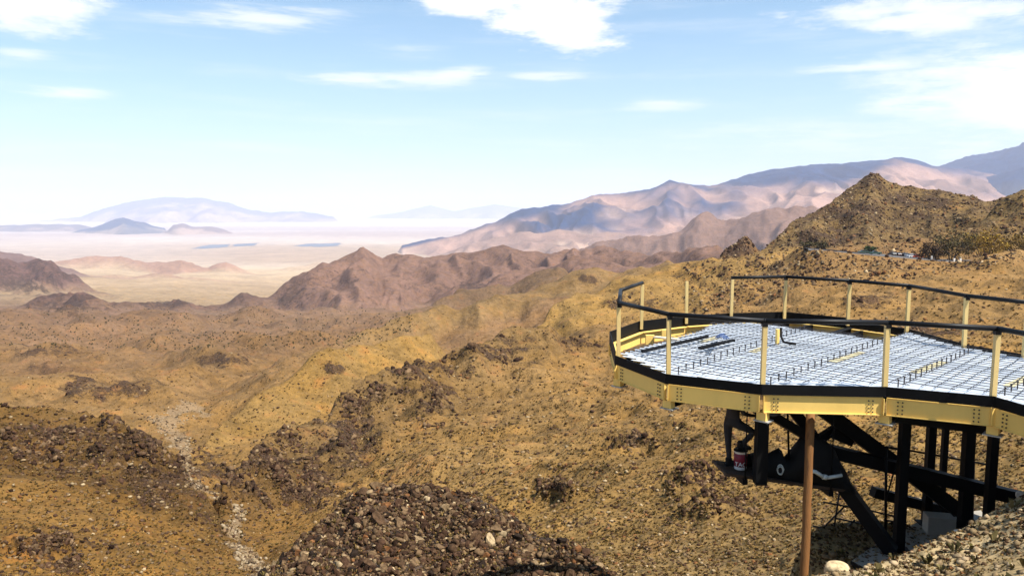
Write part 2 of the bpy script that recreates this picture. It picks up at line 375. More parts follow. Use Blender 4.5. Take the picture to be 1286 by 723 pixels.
WASH = [[(335, 723, 20), (312, 700, 16), (290, 668, 9), (303, 640, 8), (262, 618, 6), (241, 605, 10), (232, 575, 10), (228, 552, 20), (205, 528, 24), (235, 512, 22), (262, 522, 12)],
        [(250, 412, 90), (350, 408, 60), (420, 398, 40), (300, 418, 40)], [(320, 448, 10), (330, 444, 8)], [(310, 366, 16), (330, 360, 22), (300, 372, 20)], [(1020, 333, 12), (1040, 326, 10)], [(700, 262, 1), (700, 262, 1)]]
nz1 = fbm(TT * YY / (YY ** 0.8 * 0.16), np.log(YY) * 40, 1.0, 5, 71)
for (px, py, rx, ry) in DARK:
    i, j, Yc = hit(px, py)
    w = 1 - ss(np.hypot((PX - px) / rx, (PY - py) / ry) + 0.9 * nz1, 0.2, 1.3)
    w = w * (np.abs(np.log(YY / Yc)) < 0.35)
    Rf = Rf + (1.0 - Rf) * w * 0.75
ok = np.clip(Rf - 0.5, 0, 0.5) * 2 * ss(YY, 30, 60)
cr = np.zeros_like(Zf)
for lam, sd_ in ((16, 1), (8, 2), (4.2, 3), (2.2, 4)):
    w_ = ss(YY, 1.5 * lam, 4 * lam) * (1 - ss(YY, 75 * lam, 130 * lam))
    cr += w_ * lam * 0.22 * (0.55 - 1.5 * np.abs(perlin(TT * YY / lam, YY / lam, 80 + sd_)))
cr2 = np.zeros_like(Zf)
for lam, sd_ in ((60, 5), (28, 6)): cr2 += lam * 0.16 * (0.5 - 1.4 * np.abs(perlin(TT * YY / lam, YY / lam, 80 + sd_)))
Zf = Zf + ok * (cr + cr2 * ss(YY, 350, 1200))
PX, PY = proj(TT * YY, YY, Zf); RUN = np.minimum.accumulate(PY, axis=0); VIS = PY <= RUN + 0.5
SAND = np.zeros_like(Zf)
for line in WASH[:5]:
    for (a, b) in zip(line[:-1], line[1:]):
        n = 10
        for q in range(n):
            f = q / n; px, py, r = [a[c] * (1 - f) + b[c] * f for c in range(3)]
            i, j, Yc = hit(px, py)
            m = (np.abs(PX - px) < r * 2) & (np.abs(np.log(YY / Yc)) < 0.3)
            if m.any():
                d = np.hypot((PX[m] - px) / r, (PY[m] - py) / (r * 0.4 + 2)) + 0.9 * nz1[m]
                SAND[m] = np.maximum(SAND[m], (0.75 if line is WASH[0] else 0.42) * (1 - ss(d, 0.1, 1.2)))
# bands of pale salt and darker scrub on the plain
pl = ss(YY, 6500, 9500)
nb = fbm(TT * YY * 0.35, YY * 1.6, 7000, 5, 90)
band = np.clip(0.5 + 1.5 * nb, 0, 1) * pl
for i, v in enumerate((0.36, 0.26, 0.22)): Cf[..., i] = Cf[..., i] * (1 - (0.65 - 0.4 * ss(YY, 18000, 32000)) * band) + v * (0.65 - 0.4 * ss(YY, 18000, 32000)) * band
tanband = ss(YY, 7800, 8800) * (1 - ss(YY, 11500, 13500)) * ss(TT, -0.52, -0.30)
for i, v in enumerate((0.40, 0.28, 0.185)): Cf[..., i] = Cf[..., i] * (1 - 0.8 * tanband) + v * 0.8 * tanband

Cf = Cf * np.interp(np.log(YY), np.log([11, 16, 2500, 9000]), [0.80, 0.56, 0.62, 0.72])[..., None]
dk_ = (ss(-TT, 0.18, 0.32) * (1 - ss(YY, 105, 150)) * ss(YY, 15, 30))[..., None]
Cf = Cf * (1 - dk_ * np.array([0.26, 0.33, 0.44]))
# rest of the ring, left edge to right edge behind the camera
back = ac[~front]; fb = (AZS[~front] - AMAX) / (2 * np.pi - 2 * AMAX)
fbs = (fb * fb * (3 - 2 * fb))[None, :]
Zb = Zf[:, -1:] * (1 - fbs) + Zf[:, :1] * fbs
def _ring(A): return np.concatenate([A, A[:, -1:] * (1 - fbs) + A[:, :1] * fbs], 1)
Zall = np.concatenate([Zf, Zb], 1)
Dall = np.concatenate([Df, np.repeat(YS[:, None] / np.cos(AMAX), len(back), 1)], 1)
Xall = Dall * np.sin(AZS)[None, :]; Yall = Dall * np.cos(AZS)[None, :]
verts = np.stack([Xall, Yall, Zall], -1).reshape(-1, 3)
ii = np.arange(NR - 1)[:, None] * NC; jj = np.arange(NC)[None, :]; j2 = (jj + 1) % NC
faces = np.stack([ii + jj + 0 * j2, ii + NC + jj, ii + NC + j2, ii + j2], -1).reshape(-1, 4)[:, ::-1]
# small cap under the camera
cap = len(verts); verts = np.concatenate([verts, [[0, 0, float(Zall[0].mean())]]])
ground = None


def earth_material():
    m = bpy.data.materials.new('earth'); m.use_nodes = True; q = G(m.node_tree); q.n.clear()
    pos = q.node('ShaderNodeNewGeometry').outputs['Position']
    col = q.node('ShaderNodeAttribute', attribute_name='Col').outputs['Color']
    rock = q.node('ShaderNodeAttribute', attribute_name='rock').outputs['Fac']
    sand = q.node('ShaderNodeAttribute', attribute_name='sand').outputs['Fac']
    fine = q.noise(pos, 2.6, 4.0, 0.65); mid = q.noise(pos, 0.35, 5.0, 0.62); big = q.noise(pos, 0.035, 5.0, 0.6); huge = q.noise(pos, 0.004, 9.0, 0.7)
    dec = q.noise(pos, 0.11, 5.0, 0.7)
    tone = q.m('ADD', q.m('ADD', q.m('MULTIPLY', fine, 0.8), q.m('MULTIPLY', mid, 0.7)), q.m('ADD', q.m('ADD', q.m('MULTIPLY', big, 0.5), q.m('MULTIPLY', dec, 0.7)), q.m('MULTIPLY', huge, 0.75)))
    tone = q.node('ShaderNodeMapRange', {0: tone, 1: 1.30, 2: 2.15, 3: 0.32, 4: 1.75}).outputs[0]
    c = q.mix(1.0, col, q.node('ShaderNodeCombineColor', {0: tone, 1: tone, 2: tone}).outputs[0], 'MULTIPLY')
    # yellow dry grass against redder soil
    hue = q.step(q.noise(pos, 0.06, 5.0, 0.65), 0.42, 0.62)
    c = q.mix(q.m('MULTIPLY', hue, 0.55), c, q.mix(1.0, c, (1.05, 0.96, 0.70, 1), 'MULTIPLY'))
    hue2 = q.step(q.noise(pos, 0.11, 5.0, 0.65), 0.55, 0.72)
    c = q.mix(q.m('MULTIPLY', hue2, 0.6), c, q.mix(1.0, c, (1.0, 0.72, 0.66, 1), 'MULTIPLY'))
    # varnished rock breaking through
    rn = q.m('ADD', q.m('MULTIPLY', q.noise(pos, 0.09, 8.0, 0.78), 0.5), q.m('ADD', q.m('MULTIPLY', q.noise(pos, 0.013, 6.0, 0.75), 0.25), q.m('MULTIPLY', q.noise(pos, 0.9, 4.0, 0.75), 0.25)))
    rm = q.step(q.m('ADD', rn, q.m('MULTIPLY', rock, 0.20)), 0.60, 0.70)
    rcol = q.mix(q.step(fine, 0.4, 0.65), (0.016, 0.010, 0.008, 1), (0.085, 0.05, 0.033, 1))
    c = q.mix(q.m('MULTIPLY', rm, 0.88), c, rcol)
    sm = q.step(q.m('ADD', sand, q.m('MULTIPLY', q.m('SUBTRACT', q.noise(pos, 0.7, 5.0, 0.7), 0.5), 1.2)), 0.35, 0.75)
    c = q.mix(q.m('MULTIPLY', sm, 0.85), c, q.mix(fine, (0.13, 0.085, 0.045, 1), (0.29, 0.20, 0.115, 1)))
    hgt = q.m('ADD', q.m('MULTIPLY', fine, 0.10), q.m('ADD', q.m('ADD', q.m('MULTIPLY', mid, 0.9), q.m('MULTIPLY', dec, 2.2)), q.m('MULTIPLY', big, 6.0)))
    hgt = q.m('ADD', hgt, q.m('MULTIPLY', rm, 0.35))
    bmp = q.node('ShaderNodeBump', {'Strength': 0.75, 'Distance': 1.0, 'Height': hgt})
    b = q.node('ShaderNodeBsdfPrincipled', {'Base Color': c, 'Roughness': 0.95, 'Normal': bmp.outputs[0]})
    b.inputs['Specular IOR Level'].default_value = 0.1
    q.l.new(b.outputs[0], q.node('ShaderNodeOutputMaterial').inputs[0])
    return m


EARTH = earth_material()
ground = mesh_obj('ground', verts, faces, EARTH, smooth=True)
ground['kind'] = 'structure'
def _fl(A): return np.concatenate([_ring(A).reshape(-1), [float(A[0, 0])]])
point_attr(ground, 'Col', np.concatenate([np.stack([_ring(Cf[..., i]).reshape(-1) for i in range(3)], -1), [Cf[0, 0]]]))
point_attr(ground, 'rock', _fl(Rf)); point_attr(ground, 'sand', _fl(SAND))
bm = bmesh.new(); bm.from_mesh(ground.data); bm.verts.ensure_lookup_table()
for j in range(NC): bm.faces.new((bm.verts[cap], bm.verts[(j + 1) % NC], bm.verts[j]))
bm.to_mesh(ground.data); bm.free()


def ground_z(x, y):
    """height of the finished ground under front points"""
    x = np.asarray(x, float); y = np.asarray(y, float)
    a = np.arctan2(x, y); aj = np.clip((a + AMAX) / (2 * AMAX) * (front.sum() - 1), 0, front.sum() - 1.001)
    li = np.clip(np.interp(np.log(np.maximum(y, 1.31)), np.log(YS), np.arange(NR)), 0, NR - 1.001)
    i, j = li.astype(int), aj.astype(int); u, v = li - i, aj - j
    return (Zf[i, j] * (1 - v) + Zf[i, j + 1] * v) * (1 - u) + (Zf[i + 1, j] * (1 - v) + Zf[i + 1, j + 1] * v) * u


# ------------------------------------------------------------------ far hills and ranges, standing on the plain
def far_range(pts, base_py, near, far, col, col2, rough, gully, n_t, n_y, split=0.5, seed=0, end=0.3, depth=None, rock=0.2):
    rd = Ridge(pts, near, far, end if end else .3, col, rock, rough, 0.004, gully)
    t0, t1 = rd.t[0] - 0.16, rd.t[-1] + 0.16
    Ym = rd.Yc.mean(); top = rd.zc.max() - PLAIN
    y0, y1 = rd.Yc.min() - top / near * 1.15, rd.Yc.max() + top / far * 1.1
    t = np.linspace(t0, t1, n_t); yy = np.concatenate([np.linspace(y0, rd.Yc.max() + 0.06 * top / far, int(n_y * 0.8)), np.linspace(rd.Yc.max() + 0.06 * top / far, y1, n_y - int(n_y * 0.8) + 1)[1:]])
    T, Yv = np.meshgrid(t, yy); x = T * Yv
    z = rd.h(T, Yv, x)
    z = add_noise(z, x + seed * 999, Yv, Yv, np.full_like(z, rough) * ss(z, PLAIN - 50, PLAIN + 200), 130)
    zz = np.maximum(z, PLAIN - 40)
    i = np.arange(len(yy) - 1)[:, None] * n_t; j = np.arange(n_t - 1)[None, :]
    fc = np.stack([i + j, i + j + 1, i + n_t + j + 1, i + n_t + j], -1).reshape(-1, 4)
    keep = (zz.reshape(-1)[fc] > PLAIN - 39).any(1)
    o = mesh_obj('hills', np.stack([x, Yv, zz], -1).reshape(-1, 3), fc[keep], EARTH, smooth=True)
    zc_l = np.exp(np.interp(T, rd.t, np.log(rd.Yc))) * np.interp(T, rd.t, rd.zc / rd.Yc)
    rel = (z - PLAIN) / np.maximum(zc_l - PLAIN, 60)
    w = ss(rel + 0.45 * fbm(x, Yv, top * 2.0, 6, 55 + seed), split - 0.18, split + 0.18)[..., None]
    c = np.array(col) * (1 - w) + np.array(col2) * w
    sp = ss(fbm(x, Yv, 1300, 5, 93 + seed), -0.05, 0.35)[..., None] * (1 - w) * (rel < 0.75)[..., None]; c = c * (1 - sp * 0.5) + np.array((0.52, 0.38, 0.29)) * sp * 0.5
    md = ss(fbm(x, Yv, 900, 5, 97 + seed), -0.05, 0.35)[..., None] * (1 - w); c = c * (1 - 0.45 * md * (1 - sp))
    point_attr(o, 'Col', 0.7 * c.reshape(-1, 3)); point_attr(o, 'rock', np.full(c.shape[0] * c.shape[1], rock)); point_attr(o, 'sand', np.zeros(c.shape[0] * c.shape[1]))
    o['kind'] = 'structure'
    return o


BLU = (0.010, 0.034, 0.105); PNK = (0.40, 0.245, 0.19)  # BLU paints cloud shadow into the colour of the range crests
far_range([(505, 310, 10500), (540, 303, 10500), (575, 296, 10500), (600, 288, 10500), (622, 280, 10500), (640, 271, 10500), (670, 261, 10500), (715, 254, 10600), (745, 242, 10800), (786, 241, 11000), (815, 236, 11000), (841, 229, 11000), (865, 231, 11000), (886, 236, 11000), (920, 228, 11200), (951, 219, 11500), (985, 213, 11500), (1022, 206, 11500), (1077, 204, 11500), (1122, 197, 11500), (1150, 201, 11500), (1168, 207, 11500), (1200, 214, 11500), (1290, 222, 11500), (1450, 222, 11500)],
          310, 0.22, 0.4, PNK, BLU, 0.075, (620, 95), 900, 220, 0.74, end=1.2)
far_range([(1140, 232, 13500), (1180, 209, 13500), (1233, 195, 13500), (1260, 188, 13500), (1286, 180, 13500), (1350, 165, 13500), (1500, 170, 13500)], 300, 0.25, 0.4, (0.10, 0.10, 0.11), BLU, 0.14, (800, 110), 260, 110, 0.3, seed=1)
far_range([(740, 312, 4300), (781, 301, 4300), (812, 295, 4300), (851, 290, 4300), (870, 284, 4300), (886, 278, 4300), (900, 283, 4300), (911, 284, 4300), (935, 276, 4300), (961, 270, 4300), (991, 273, 4300), (1040, 276, 4300), (1120, 280, 4300)], 320, 0.3, 0.4, (0.30, 0.19, 0.15), (0.22, 0.135, 0.105), 0.18, (280, 50), 320, 110, 0.6, seed=2, rock=0.3)
far_range([(620, 300, 8200), (660, 292, 8200), (700, 290, 8200), (740, 296, 8200), (800, 300, 8200), (860, 300, 8200)], 320, 0.2, 0.3, (0.40, 0.26, 0.20), (0.30, 0.19, 0.15), 0.11, (420, 60), 200, 60, 0.5, seed=3)
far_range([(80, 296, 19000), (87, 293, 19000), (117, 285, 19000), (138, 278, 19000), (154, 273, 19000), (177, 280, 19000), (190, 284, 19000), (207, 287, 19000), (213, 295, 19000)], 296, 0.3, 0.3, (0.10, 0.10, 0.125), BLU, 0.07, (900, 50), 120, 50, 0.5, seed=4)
far_range([(211, 290, 18500), (218, 282, 18500), (227, 280, 18500), (240, 284, 18500), (267, 285, 18500), (290, 292, 18500), (301, 296, 18500)], 297, 0.25, 0.3, (0.30, 0.20, 0.17), (0.2, 0.14, 0.14), 0.08, (900, 60), 100, 40, 0.5, seed=5)
far_range([(-200, 283, 20500), (0, 283, 20500), (50, 281, 20500), (110, 284, 20500), (130, 291, 20500)], 296, 0.25, 0.3, (0.2, 0.16, 0.17), (0.15, 0.13, 0.15), 0.07, (1000, 60), 150, 40, 0.5, seed=6)
far_range([(33, 279, 36000), (100, 272, 36000), (134, 260, 36000), (174, 251, 36000), (207, 247, 36000), (234, 250, 36000), (254, 249, 36000), (287, 255, 36000), (311, 263, 36000), (340, 267, 36000), (378, 265, 36000), (418, 271, 36000)], 275, 0.3, 0.3, (0.35, 0.26, 0.22), (0.13, 0.12, 0.15), 0.09, (2200, 200), 260, 60, 0.55, seed=7, end=0.9)
far_range([(470, 271, 48000), (500, 267, 48000), (540, 258, 48000), (570, 265, 48000), (620, 257, 48000), (660, 262, 48000), (720, 268, 48000)], 275, 0.3, 0.3, (0.3, 0.25, 0.24), (0.2, 0.18, 0.2), 0.05, (2500, 100), 120, 30, 0.55, seed=8)


# flat dark bluish patches far out on the plain
def dark_patch(pts):
    q0 = [np.array(at_z(px, py, PLAIN + 2.0)) for px, py in pts]; p = []
    for a, b in zip(q0, q0[1:] + q0[:1]):
        for k in range(7):
            w = a + (b - a) * k / 7; p.append(w + np.array([random.uniform(-25, 25), random.uniform(-90, 90) * (k > 0), 0]))
    bm = bmesh.new(); bm.faces.new([bm.verts.new(q) for q in p])
    me = bpy.data.meshes.new('dark_patch'); bm.to_mesh(me); bm.free()
    m = bpy.data.materials.get('dark_patch') or bpy.data.materials.new('dark_patch'); m.use_nodes = True
    if len(m.node_tree.nodes) < 4:
        q = G(m.node_tree); b = q.n['Principled BSDF']
        ps = q.node('ShaderNodeNewGeometry').outputs['Position']
        q.l.new(q.mix(q.noise(q.scale(ps, 1, .3, 1), 0.002, 3), (0.05, 0.075, 0.11, 1), (0.16, 0.17, 0.2, 1)), b.inputs['Base Color']); b.inputs['Roughness'].default_value = 0.9
    me.materials.append(m)
    o = bpy.data.objects.new('dark_patch', me); COL.objects.link(o); o['kind'] = 'structure'
dark_patch([(240, 312.5), (262, 307.5), (290, 306.5), (286, 310), (262, 312)])
dark_patch([(292, 309.5), (296, 306.5), (326, 305), (318, 308.5)])
dark_patch([(370, 309), (385, 306), (428, 305), (424, 309), (395, 310)])

# air
bmh = bmesh.new(); bmesh.ops.create_cube(bmh, size=1.0)
for v in bmh.verts: v.co = Vector((v.co.x * 190000, v.co.y * 190000, (-690 if v.co.z < 0 else 1350)))
meh = bpy.data.meshes.new('haze'); bmh.to_mesh(meh); bmh.free()
mh = bpy.data.materials.new('haze'); mh.use_nodes = True; q = G(mh.node_tree); q.n.clear()
vol = q.node('ShaderNodeVolumePrincipled', {'Color': (0.72, 0.79, 1.0, 1), 'Density': 3.3e-5, 'Anisotropy': 0.0})
q.l.new(vol.outputs[0], q.node('ShaderNodeOutputMaterial').inputs['Volume'])
meh.materials.append(mh); haze = bpy.data.objects.new('haze', meh); COL.objects.link(haze); haze['kind'] = 'stuff'


# ------------------------------------------------------------------ materials for built things
def mat(name, col, rough=0.6, metal=0.0, var=0.25, scale=6.0, bump=0.0, rust=None, spec=0.4, stretch=1.0):
    m = bpy.data.materials.new(name); m.use_nodes = True; q = G(m.node_tree); b = q.n['Principled BSDF']
    pos = q.scale(q.node('ShaderNodeTexCoord').outputs['Object'], 1, 1, stretch)
    n = q.noise(pos, scale, 5.0, 0.65)
    c = q.mix(n, c4([v * (1 - var) for v in col]), c4([min(1, v * (1 + var)) for v in col]))
    if rust:
        n2_ = q.noise(pos, scale * 0.35, 7.0, 0.72)
        c = q.mix(q.step(n2_, rust[0], rust[0] + 0.1), c, c4(rust[1]))
    q.l.new(c, b.inputs['Base Color']); b.inputs['Metallic'].default_value = metal
    b.inputs['Specular IOR Level'].default_value = spec
    q.l.new(q.m('ADD', q.m('MULTIPLY', n, 0.25), rough - 0.12, clamp=True), b.inputs['Roughness'])
    if bump:
        q.l.new(q.node('ShaderNodeBump', {'Strength': bump, 'Distance': 0.02, 'Height': q.noise(pos, scale * 3, 5.0, 0.7)}).outputs[0], b.inputs['Normal'])
    return m


def attr_mat(name, rough=0.9, bump=0.5, scale=9.0):
    m = bpy.data.materials.new(name); m.use_nodes = True; q = G(m.node_tree); b = q.n['Principled BSDF']
    pos = q.node('ShaderNodeNewGeometry').outputs['Position']
    col = q.node('ShaderNodeAttribute', attribute_name='Col').outputs['Color']
    n = q.noise(pos, scale, 4.0, 0.65); t = q.step(n, 0.3, 0.7, 0.6, 1.35)
    q.l.new(q.mix(1.0, col, q.node('ShaderNodeCombineColor', {0: t, 1: t, 2: t}).outputs[0], 'MULTIPLY'), b.inputs['Base Color'])
    b.inputs['Roughness'].default_value = rough; b.inputs['Specular IOR Level'].default_value = 0.04
    if bump: q.l.new(q.node('ShaderNodeBump', {'Strength': bump, 'Distance': 0.03, 'Height': n}).outputs[0], b.inputs['Normal'])
    return m


M_BLACK = mat('black_paint_and_shade', (0.006, 0.006, 0.0065), 0.6, 0.0, 0.4, 3.0, spec=0.12)
M_RAIL = mat('black_rail_paint', (0.008, 0.008, 0.009), 0.5, 0.0, 0.4, 5.0, spec=0.2)
M_YEL = mat('yellow_primer', (0.84, 0.56, 0.15), 0.55, 0.0, 0.16, 3.0, rust=(0.64, (0.50, 0.29, 0.08)), stretch=0.35)
M_POST = mat('pale_yellow_paint', (0.62, 0.45, 0.18), 0.5, 0.0, 0.16, 5.0, rust=(0.64, (0.40, 0.25, 0.10)), stretch=0.4)
M_DECK = mat('galvanised_decking', (0.56, 0.60, 0.655), 0.5, 0.0, 0.22, 1.6, rust=(0.60, (0.36, 0.37, 0.36)))
M_BAR = mat('dark_steel_bar', (0.035, 0.03, 0.03), 0.6, 0.2, 0.4, 8.0)
M_PLATE = mat('grey_steel_plate', (0.42, 0.41, 0.38), 0.5, 0.3, 0.2, 5.0)
M_CONC = mat('raw_concrete', (0.28, 0.255, 0.215), 0.9, 0.0, 0.22, 3.0, bump=0.4, rust=(0.62, (0.26, 0.23, 0.19)))
M_WOOD = mat('weathered_timber', (0.20, 0.085, 0.022), 0.8, 0.0, 0.5, 14.0, bump=0.6, rust=(0.56, (0.07, 0.026, 0.010)), stretch=0.08)
M_BOARD = mat('pale_board', (0.62, 0.50, 0.36), 0.8, 0.0, 0.2, 6.0)
M_BLUE = mat('blue_coated_bar', (0.06, 0.12, 0.30), 0.5, 0.0, 0.3, 8.0)
M_TARP = mat('black_sheet', (0.012, 0.012, 0.012), 0.75, 0.0, 0.5, 4.0, spec=0.15)
M_PIPE = mat('grey_pipe', (0.55, 0.60, 0.58), 0.5, 0.0, 0.2, 8.0)
M_GLASS = mat('dark_window', (0.03, 0.035, 0.04), 0.12, 0.0, 0.1, 3.0, spec=0.8)
M_TYRE = mat('tyre_rubber', (0.015, 0.015, 0.015), 0.9, 0.0, 0.2, 8.0)
M_ROCK = attr_mat('varnished_rock', 0.85, 0.5, 9.0)
M_SCRUB = attr_mat('dry_scrub', 0.95, 0.0, 5.0)


class B:                                   # collects shapes, builds ONE mesh object
    def __init__(s): s.bm = bmesh.new()
    def box(s, c, size, rot=None, bevel=0.0):
        r = bmesh.ops.create_cube(s.bm, size=1.0); vs = r['verts']
        M = Matrix.Translation(Vector(c)) @ (rot.to_4x4() if rot else Matrix.Identity(4)) @ Matrix.Diagonal((size[0], size[1], size[2], 1))
        bmesh.ops.transform(s.bm, matrix=M, verts=vs)
        if bevel:
            es = list({e for v in vs for e in v.link_edges}); bmesh.ops.bevel(s.bm, geom=es, offset=bevel, segments=1, affect='EDGES')
        return s
    def bar(s, a, b, w, h, up=(0, 0, 1), ext=0.0):      # box from a to b
        a, b = Vector(a), Vector(b); d = (b - a); L = d.length; d.normalize()
        up = Vector(up)
        if abs(d.dot(up)) > 0.98: up = Vector((1, 0, 0))
        sx = d.cross(up).normalized(); uz = sx.cross(d).normalized()
        rot = Matrix((d, sx, uz)).transposed()
        return s.box((a + b) / 2, (L + 2 * ext, w, h), rot)
    def tube(s, pts, r, n=10, cap=True, radii=None):
        pts = [Vector(p) for p in pts]; rings = []
        for i, p in enumerate(pts):
            d = ((pts[min(i + 1, len(pts) - 1)] - pts[max(i - 1, 0)])).normalized()
            up = Vector((0, 0, 1)) if abs(d.z) < 0.95 else Vector((1, 0, 0))
            sx = d.cross(up).normalized(); sy = sx.cross(d).normalized(); rr = radii[i] if radii else r
            rings.append([s.bm.verts.new(p + (sx * math.cos(a) + sy * math.sin(a)) * rr) for a in [2 * math.pi * k / n for k in range(n)]])
        for q0, q1 in zip(rings[:-1], rings[1:]):
            for k in range(n):
                f = s.bm.faces.new((q0[k], q0[(k + 1) % n], q1[(k + 1) % n], q1[k])); f.smooth = n > 5
        if cap: s.bm.faces.new(rings[0][::-1]); s.bm.faces.new(rings[-1])
        return s
    def prism(s, poly, z0, z1):
        lo = [s.bm.verts.new((p[0], p[1], z0)) for p in poly]; hi = [s.bm.verts.new((p[0], p[1], z1)) for p in poly]
        n = len(poly); s.bm.faces.new(hi); s.bm.faces.new(lo[::-1])
        for k in range(n): s.bm.faces.new((lo[k], lo[(k + 1) % n], hi[(k + 1) % n], hi[k]))
        return s
    def lathe(s, c, prof, n=20):
        c = Vector(c); rings = [[s.bm.verts.new(c + Vector((r * math.cos(2 * math.pi * k / n), r * math.sin(2 * math.pi * k / n), z))) for k in range(n)] for r, z in prof]
        for q0, q1 in zip(rings[:-1], rings[1:]):
            for k in range(n):
                f = s.bm.faces.new((q0[k], q0[(k + 1) % n], q1[(k + 1) % n], q1[k])); f.smooth = True
        s.bm.faces.new(rings[0][::-1]); s.bm.faces.new(rings[-1])
        return s
    def done(s, name, m, parent=None, origin=None):
        bmesh.ops.recalc_face_normals(s.bm, faces=s.bm.faces)
        me = bpy.data.meshes.new(name); s.bm.to_mesh(me); s.bm.free(); me.materials.append(m)
        o = bpy.data.objects.new(name, me); COL.objects.link(o)
        if parent:
            o.parent = parent; o.matrix_parent_inverse = Matrix.Translation(-parent.location) if parent.rotation_euler[2] == 0 else parent.matrix_basis.inverted()
        return o


def thing(name, label, cat, loc=(0, 0, 0), group=None):
    o = bpy.data.objects.new(name, None); COL.objects.link(o); o.location = Vector(loc); o.empty_display_size = 0.2
    o['label'] = label; o['category'] = cat
    if group: o['group'] = group
    return o


def tag(o, label, cat, group=None):
    o['label'] = label; o['category'] = cat
    if group: o['group'] = group
    return o


def V2(p): return Vector((p[0], p[1]))


# ------------------------------------------------------------------ the viewing platform under construction
DZ = -3.0
A_, B_, C_, E_, F_ = [V2(at_z(*p, DZ)) for p in ((775, 447), (838, 470), (957, 483), (1112, 486), (1249, 498))]
N5 = V2(at_z(1425, 548, DZ))
FAR = [Vector(p) for p in ((3.33, 19.4), (4.72, 20.35), (6.1, 20.9), (7.7, 21.2), (8.97, 20.0), (9.88, 18.7), (10.02, 16.5), (10.55, 15.3), (12.2, 12.4))]
A2 = Vector((2.36, 17.75))
OUT = [A_, B_, C_, E_, F_, N5, FAR[8], FAR[7], FAR[6], FAR[5], FAR[4], FAR[3], FAR[2], FAR[1], FAR[0], A2]
CEN = Vector((6.5, 16.0))
plat = thing('viewing_platform', 'unfinished cantilevered viewing platform of yellow and black steel jutting over the canyon', 'platform', (8.0, 13.8, -6.35))


def V3(p, z): return Vector((p[0], p[1], z))


nO = len(OUT)
for i in range(nO):
    p, q_ = OUT[i], OUT[(i + 1) % nO]
    d = (q_ - p).normalized(); nrm = Vector((d.y, -d.x)); L = (q_ - p).length
    # edge form, black, proud of the beam
    ez, eh = (DZ - 0.05, 0.30) if i >= 10 else (DZ - 0.075, 0.18)
    B().bar(V3(p + nrm * 0.035, ez), V3(q_ + nrm * 0.035, ez), 0.02, eh, ext=0.012).done('edge_plate', M_BLACK, plat)
    b = B()
    b.bar(V3(p + d * 0.03, DZ - 0.33), V3(q_ - d * 0.03, DZ - 0.33), 0.018, 0.30)
    b.bar(V3(p + d * 0.03 + nrm * 0.012, DZ - 0.474), V3(q_ - d * 0.03 + nrm * 0.012, DZ - 0.474), 0.045, 0.014)
    b.bar(V3(p + d * 0.03 - nrm * 0.045, DZ - 0.186), V3(q_ - d * 0.03 - nrm * 0.045, DZ - 0.186), 0.10, 0.018)
    for pos in (0.03, L - 0.03):
        b.bar(V3(p + d * pos + nrm * 0.03, DZ - 0.465), V3(p + d * pos + nrm * 0.03, DZ - 0.19), 0.014, 0.06, up=(nrm.x, nrm.y, 0))
    fb = b.done('fascia_beam', M_YEL, plat)
    bo = B()
    for pos in (0.20, 0.27, L - 0.20, L - 0.27):
        for k in range(4):
            c = V3(p + d * pos + nrm * 0.016, DZ - 0.235 - k * 0.065)
            bo.tube([c, c + V3(nrm * 0.014, 0)], 0.013, 6)
    bo = bo.done('bolts', M_BAR, fb); bo['kind'] = 'stuff'

# main beams at 45 degrees, their yellow ends showing under the fascia
DD = Vector((0.70, 0.714)).normalized(); EE = Vector((DD.y, -DD.x))


def clip(o, d, poly):
    ts = []
    for i in range(len(poly)):
        p, q_ = poly[i], poly[(i + 1) % len(poly)]; e = q_ - p
        den = d.x * e.y - d.y * e.x
        if abs(den) < 1e-9: continue
        w = p - o; t = (w.x * e.y - w.y * e.x) / den; u = (w.x * d.y - w.y * d.x) / den
        if 0 <= u < 1: ts.append(t)
    return sorted(ts)


for p in (A_, B_, C_, E_, F_):
    ts = [t for t in clip(p + EE * 0.0 + DD * 0.01, DD, OUT) if t > 0.3]
    L = ts[0] if ts else 6.0
    b = B(); a0, a1 = p + DD * 0.16, p + DD * (L - 0.1)
    b.bar(V3(a0, DZ - 0.37), V3(a1, DZ - 0.37), 0.016, 0.46)
    b.bar(V3(a0, DZ - 0.609), V3(a1, DZ - 0.609), 0.16, 0.018)
    b.bar(V3(a0, DZ - 0.131), V3(a1, DZ - 0.131), 0.16, 0.018)
    b.done('main_beam', M_BLACK, plat)  # black stands in for the beam sides lying in shade
    b = B(); dn = (p - CEN).normalized()
    b.box(V3(p + DD * 0.07, DZ - 0.555), (0.17, 0.14, 0.14), Matrix.Rotation(math.atan2(EE.y, EE.x), 3, 'Z'))
    b.done('beam_end', M_YEL, plat)
    b = B(); b.box(V3(p + DD * 0.09, DZ - 0.64), (0.27, 0.22, 0.02), Matrix.Rotation(math.atan2(EE.y, EE.x), 3, 'Z'))
    b.done('end_plate', M_PLATE, plat)
# secondary joists, the deck's shade put in as black
for k in range(1, 8):
    s = C_ + EE * (-4.0 + k * 1.35) + DD * -8
    ts = clip(s, DD, OUT)
    if len(ts) >= 2:
        b = B(); b.bar(V3(s + DD * (ts[0] + 0.15), DZ - 0.26), V3(s + DD * (ts[-1] - 0.15), DZ - 0.26), 0.08, 0.2); b.done('joist', M_BLACK, plat)

